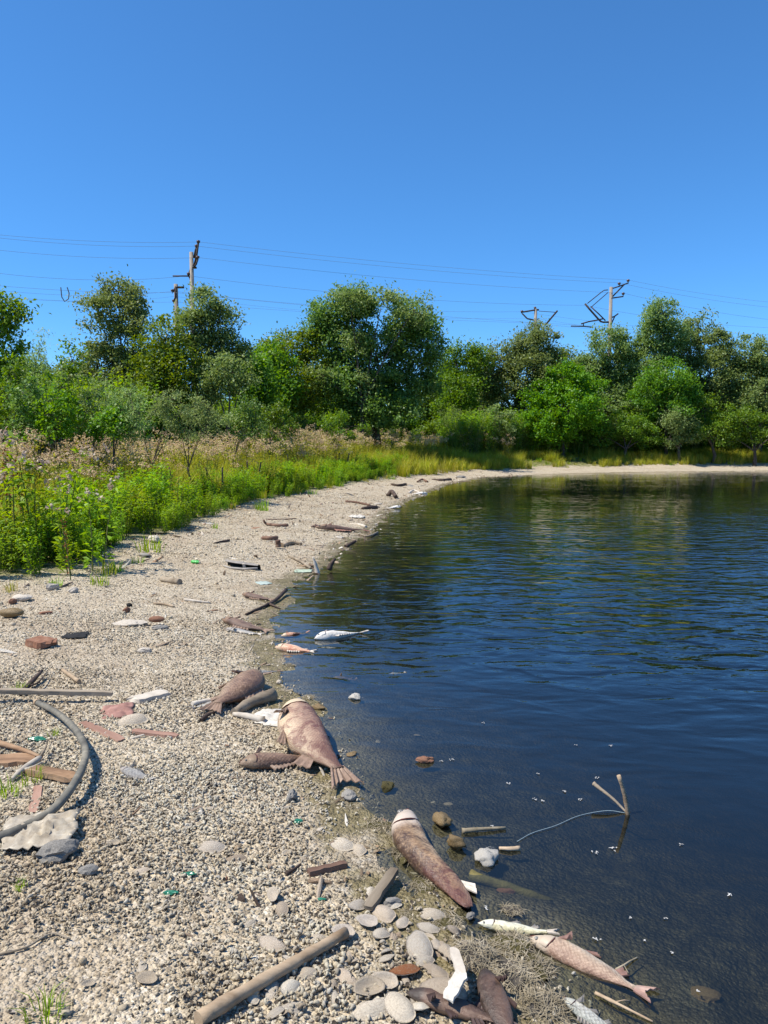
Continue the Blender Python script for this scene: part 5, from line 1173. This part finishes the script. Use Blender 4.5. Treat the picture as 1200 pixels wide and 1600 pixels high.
for nm, lb, ct, pl, r0, r1, mt, on in [
    ('driftwood', 'thin dark stick on the open beach above the casing', 'driftwood', [(334, 850, 0), (346, 848, .004), (358, 846, .004)], 1, 2.2, W_dark, 'ground'),
    ('driftwood', 'upright brown block of driftwood in the shells', 'driftwood', [(435, 858, .0), (434.5, 858, .05), (434, 858, .09)], 4.5, 4, W_brown, 'ground'),
    ('driftwood', 'grey-brown stick lying left of the upright block', 'driftwood', [(410, 843, 0), (422, 844, .004), (432, 843, 0)], 3, 3.5, W_brown, 'ground'),
    ('driftwood', 'crooked dark twig on the beach before the green weeds', 'driftwood', [(412, 821, .07), (416, 821, .01), (432, 823, .005), (450, 823, .0)], 1.5, 3, W_brown, 'ground'),
    ('driftwood', 'pale yellow stick right of the upright block', 'driftwood', [(441, 855, 0), (455, 851, .006), (472, 852, 0)], 3.4, 2.2, W_tan, 'ground'),
    ('driftwood', 'white peeled stick propped at the water edge of the first spit', 'driftwood', [(489, 896, .17), (493, 896, .08), (497, 896, -.02)], 1.6, 3.6, M_stonew, 'half'),
    ('driftwood', 'dark ragged root standing in the water at the first spit', 'driftwood', [(524, 893, .13), (518, 893, .07), (514, 893, .0)], 2, 5, W_dark, 'half'),
    ('driftwood', 'pale slat lying toward the propped white stick', 'driftwood', [(452, 870, .0), (470, 880, .01), (486, 890, .0)], 2.6, 2, W_grey, 'ground'),
    ('driftwood', 'dark stub at the water edge below the long reddish fish', 'driftwood', [(540, 856, .0), (548, 855, .03), (556, 854, .06)], 3.2, 2, W_dark, 'half'),
    ('driftwood', 'long brown stick across the upper beach near the second spit', 'driftwood', [(540, 785, .0), (558, 787, .01), (578, 791, .0)], 2, 1.6, W_brown, 'ground'),
    ('driftwood', 'black forked stump on the second spit', 'driftwood', [(606, 778, .0), (612, 778, .12), (619, 781, .02)], 4, 3, W_dark, 'half'),
    ('driftwood', 'dark log end at the water by the second spit', 'driftwood', [(566, 798, .0), (578, 797, .01), (588, 796, .0)], 3, 4, W_dark, 'half'),
    ('driftwood', 'white stick half afloat between the two spits', 'driftwood', [(548, 820, .0), (560, 822, .01), (572, 825, .0)], 1.6, 2.4, M_stonew, 'half'),
    ('driftwood', 'bent pale twig reaching over the water past the black stump', 'driftwood', [(638, 772, .0), (646, 770, .05), (656, 771, .0)], 1.6, 1.4, M_stonew, 'half'),
    ('driftwood', 'thin dark stick on the far beach above the black stump', 'driftwood', [(612, 758, .0), (622, 760, .01), (634, 758, .0)], 1.6, 2, W_dark, 'ground'),
    ('driftwood', 'dark log lying at the far bend of the shore', 'driftwood', [(676, 752, .0), (688, 753, .01), (704, 752, .0)], 2.2, 3.0, W_dark, 'half'),
    ('driftwood', 'small dark stick at the far shore before the yellow grass', 'driftwood', [(652, 754, .0), (660, 752, .04), (668, 754, .0)], 1.4, 1.6, W_brown, 'ground'),
    ('driftwood', 'tan stick on the middle beach level with the bottle', 'driftwood', [(418, 812, .0), (440, 812, .0), (462, 811, .0)], .8, .8, W_brown, 'ground'),
    ('driftwood', 'thin grey stick by the lower white stick at the first spit', 'driftwood', [(560, 835, .0), (575, 840, .01), (590, 833, .0)], 1.2, 2.0, W_grey, 'half')]:
    stick(nm, lb, ct, pl, r0, r1, mt, on, group='driftwood along the shore')
sheet('plastic_scrap', 'pale green plastic scrap at the foot of the propped white stick', 'scrap', 474, 893, 28, 26, mat_simple('green_scrap', [(.3, (.30, .38, .28)), (.7, (.46, .52, .40))], 8, .6), .15, 11, 0)
sheet('plastic_scrap', 'clear greenish plastic scrap on the shells near the dark dried fish', 'scrap', 412, 912, 20, 26, mat_simple('clear_scrap', [(.3, (.36, .44, .38)), (.7, (.52, .58, .52))], 8, .4), .15, 12, 30)
sheet('plastic_scrap', 'pale plastic jug flattened on the second spit', 'scrap', 558, 808, 24, 30, M_bone, .3, 13, 0)
for k, (x, y, w, mt, lb) in enumerate([(500, 845, 12, M_brick, 'reddish lump at the first spit below the long reddish fish'), (520, 800, 12, W_brown, 'dark brown lump on the beach by the second spit'), (530, 842, 14, M_stonew, 'pale lump in the wrack below the long reddish fish'), (545, 815, 16, W_grey, 'grey lump beside the flattened jug'), (590, 790, 14, M_stonew, 'pale lump in the wrack of the second spit'), (640, 762, 14, M_stone, 'grey stone at the far bend'), (660, 746, 22, M_stonew, 'white stone heap before the far grass'), (720, 748, 16, M_stone, 'dark stone at the far shore past the log'), (790, 741, 14, M_stone, 'lone dark stone on the far shingle'), (465, 862, 14, M_hairy, 'brown lump by the pale slat')]):
    stone('stone', lb, 'stone', x, y, w, w * .5, mt, .8, 90 + k, on='half', group='lumps along the far shore', sub=2)

# --- in the water
stick('wood_stick', 'pale stick standing upright out of the open water', 'stick', [(983, 1272, -.03), (975, 1272, .07), (965, 1272, .15)], 3.4, 2.6, W_tan, 'water')
stick('wood_stick', 'thin stick with a knobbed end leaning beside the upright one', 'stick', [(982, 1271, -.01), (958, 1262, .03), (936, 1254, .055), (927, 1250, .065)], 1.3, 3.2, W_grey, 'water')
P = pts_of([(978, 1272, .004), (948, 1269, .006), (905, 1276, .004), (868, 1292, .005), (832, 1303, .004), (808, 1316, .003)], 'water'); o0 = P[0].copy()
w = MB().tube(catmull([p - o0 for p in P], 6), .0011, 5).build('fishing_line', M_line, None, True); w.location = o0; tag(w, 'pale blue fishing line curving over the water from the upright stick', 'fishing line')
stick('driftwood', 'sunken mossy log just under the surface beside the long carp', 'log', [(735, 1362, -.03), (775, 1372, -.035), (830, 1384, -.05), (880, 1392, -.07)], 9, 6, M_algae, 'water')
stick('driftwood', 'pale weedy stick afloat right of the ochre stone', 'driftwood', [(722, 1301, .0), (745, 1300, .004), (790, 1296, .0)], 4, 2, M_straw, 'water')
stick('driftwood', 'small tan stick afloat by the fishing line end', 'driftwood', [(780, 1328, .0), (796, 1330, .003), (812, 1328, .0)], 2.5, 3.5, W_tan, 'water')
stone('brick_shard', 'red brick corner showing above the open water', 'brick', 664, 1190, 28, 14, M_brick, .8, 70, on='water', sink=.3)
stone('brick_shard', 'orange brick lying under water by the sunken log', 'brick', 792, 1380, 30, 16, M_brick, .8, 71, on='water', sink=1.3)
stone('stone', 'orange-brown boulder under water at the right edge', 'stone', 1098, 1540, 50, 26, M_stonew2, .8, 72, on='water', sink=1.15)
for k, (x, y, w) in enumerate([(700, 1246, 22), (676, 1244, 18), (605, 1130, 16), (590, 1150, 20), (575, 1122, 14), (652, 1140, 14), (560, 1200, 14)]):
    o = mussel('yellowish mussel shell under shallow water off the swollen carp', x, y, w, 30 * k, mus_up[k % 4], (.1, .1), 0, 'sunken mussels'); q = at_z(x, y, 0); o.location = (q.x, q.y, -.03)
mat_clump('bloated_fish', 'white bloated fish lump floating right of the long carp', 760, 1343, 40, M_bone, 1, 10, 'water', .8, 'fish', .95)
mat_clump('bloated_fish', 'small white bloated lump floating off the scum line', 555, 1091, 22, M_bone, 2, 6, 'water', .9, 'fish', .9)
mat_clump('feather_clump', 'soggy white feather clump above the pale yellow fish', 800, 1422, 34, M_hairy, 3, 70, 'water', .15, 'feathers', .7)
mat_clump('matted_clump', 'pale hairy lump at the right of the mussel heap', 742, 1500, 78, M_hairy, 4, 260, 'half', .6)
mat_clump('matted_clump', 'flat felted mat of strands beyond the near-black carcass', 800, 1528, 80, M_hairy, 5, 260, 'half', .35)
mat_clump('matted_clump', 'brown slimy tangle between the hairy lump and the rosy carp', 800, 1478, 66, M_algae, 6, 200, 'half', .35)
mat_clump('matted_clump', 'straw-coloured wet tangle at the bottom edge by the little silver fish', 850, 1575, 76, M_hairy, 7, 260, 'half', .3)
mat_clump('matted_clump', 'olive tangle under the rosy carp head', 838, 1512, 56, M_algae, 8, 150, 'half', .3)
for k, (x, y, w) in enumerate([(640, 1330, 70), (660, 1385, 44), (590, 1290, 50), (545, 1262, 36), (690, 1440, 70), (630, 1430, 36), (520, 1226, 30), (482, 1090, 26), (450, 1040, 26), (436, 1000, 22), (620, 1300, 40)]):
    mat_clump('algae_mat', 'ochre patch of dried algae on the scum line', x, y, w, M_algae, 20 + k, 90, 'half', .16, 'algae', .7)['group'] = 'algae along the scum line'
plank('white_shell_scrap', 'bright white flat scrap standing in the mussel heap', 'scrap', (700, 1592), (722, 1566), 20, 4, M_bone, (.05, .08), ragged=.3)
plank('white_shell_scrap', 'narrow cream scrap leaning above the bright white one', 'scrap', (722, 1566), (708, 1522), 15, 4, M_stonew, (.07, .07), ragged=.3)
stick('twig', 'thin brown twig afloat below the rosy carp', 'twig', [(930, 1554, .002), (960, 1570, .004), (990, 1584, .002), (1020, 1598, .0)], 2.4, 1.2, W_tan, 'water', twigs=[[(960, 1570, .004), (975, 1570, .01), (985, 1566, .0)]])
stick('twig', 'wispy pale sprig of weed afloat above the rosy carp tail', 'twig', [(962, 1516, .0), (975, 1512, .006), (985, 1504, .003), (996, 1497, .0)], 1.6, .8, M_straw, 'water', twigs=[[(975, 1512, .006), (978, 1518, .006), (982, 1522, .0)]])
for k, (x, y, w) in enumerate([(928, 1332, 12), (961, 1328, 13), (1062, 1320, 9), (932, 1470, 14), (1008, 1472, 8), (985, 1435, 6), (1040, 1436, 7), (1140, 1400, 14), (795, 1225, 9), (835, 1250, 10), (848, 1252, 8), (882, 1238, 9), (905, 1250, 9), (932, 1216, 8), (842, 1210, 8), (690, 1190, 8), (705, 1188, 10), (770, 1292, 9), (955, 1166, 7), (1090, 1550, 7), (900, 1165, 6), (1050, 1490, 6), (755, 1130, 6), (760, 1420, 14)]):
    p = at_z(x, y, .0); kx = px_m(p); o = hair(5, w * kx * .42, M_feather, 300 + k, .25, .0020, .9).build('feather', M_feather); o.location = (p.x, p.y, .003)
    tag(o, 'tiny tuft of white down floating on the open water', 'feather', 'down floating on the water')
# --- tufts of fresh grass on the shells
for k, (x, y, w, lb) in enumerate([(156, 914, 28, 'small bright grass tuft on the bare shells in front of the weeds'), (183, 893, 24, 'grass tuft between the weeds and the bare shells'), (235, 862, 40, 'low grass patch beside the white stone heap'), (215, 880, 18, 'thin grass tuft above the grey stone'), (28, 1082, 22, 'green sprig behind the plank'), (84, 1150, 16, 'tiny sprig inside the hose loop'), (48, 1222, 30, 'bright grass tuft below the bone-white driftwood'), (12, 1242, 34, 'dark green tuft at the edge of the view below the orange chunk'), (90, 1308, 16, 'sprig poking from the plastic bag'), (32, 1388, 18, 'little green seedling on the near gravel'), (72, 1592, 46, 'leafy green sprig at the bottom edge of the view'), (88, 916, 20, 'thin grass at the weed foot beside the cream stones')]):
    p = at(x, y); s_ = w * px_m(p) / .26; me = low[1 if k % 3 else 3]
    o = link('grass_tuft', me, None, p, (0, 0, k * 1.3), (s_, s_, s_ * .7)); tag(o, lb, 'grass tuft', 'grass tufts on the shells')
# --- a few plants that stand out in the weed bed
wh = [plant_mesh(320 + i, [m_stem, L_weed, L_white], h=.9, nstem=2, nleaf=60, ll=.10, lw=.03, spread=.16, fluff=40, fl_size=.035, top_bias=.7) for i in range(2)]
for k, (x, y, Y, lb) in enumerate([(54, 683, 8.6, 'tall plant with the largest white fluffy head above the weeds'), (20, 702, 8.2, 'white-headed plant at the edge of the view'), (70, 706, 8.4, 'white-headed plant just right of the largest head'), (142, 740, 8.0, 'lone pale head standing among the green weeds'), (110, 765, 7.6, 'low pale head in the front weeds')]):
    p = at_y(x, y, Y); g0 = gz(p.x, p.y); s_ = (p.z - g0) / .88
    o = link('white_thistle', wh[k % 2], None, (p.x, p.y, g0), (0, 0, k), (s_, s_, s_)); tag(o, lb, 'thistle', 'white-headed thistles')
dk = plant_mesh(331, [m_stem, L_rust, L_rust], h=1.0, nstem=1, nleaf=60, ll=.035, lw=.02, spread=.08, fluff=0, top_bias=1.8)
for k, (x, y, Y, lb) in enumerate([(8, 665, 8.4, 'rust-red dock spike at the edge of the view'), (38, 690, 8.5, 'rust-red dock spike beside the largest white head'), (108, 790, 7.4, 'orange-brown dock stalk low in the front weeds')]):
    p = at_y(x, y, Y); g0 = gz(p.x, p.y); s_ = (p.z - g0) / .95; o = link('dock_plant', dk, None, (p.x, p.y, g0), (0, 0, k), (s_, s_, s_)); tag(o, lb, 'dock plant', 'dock plants')
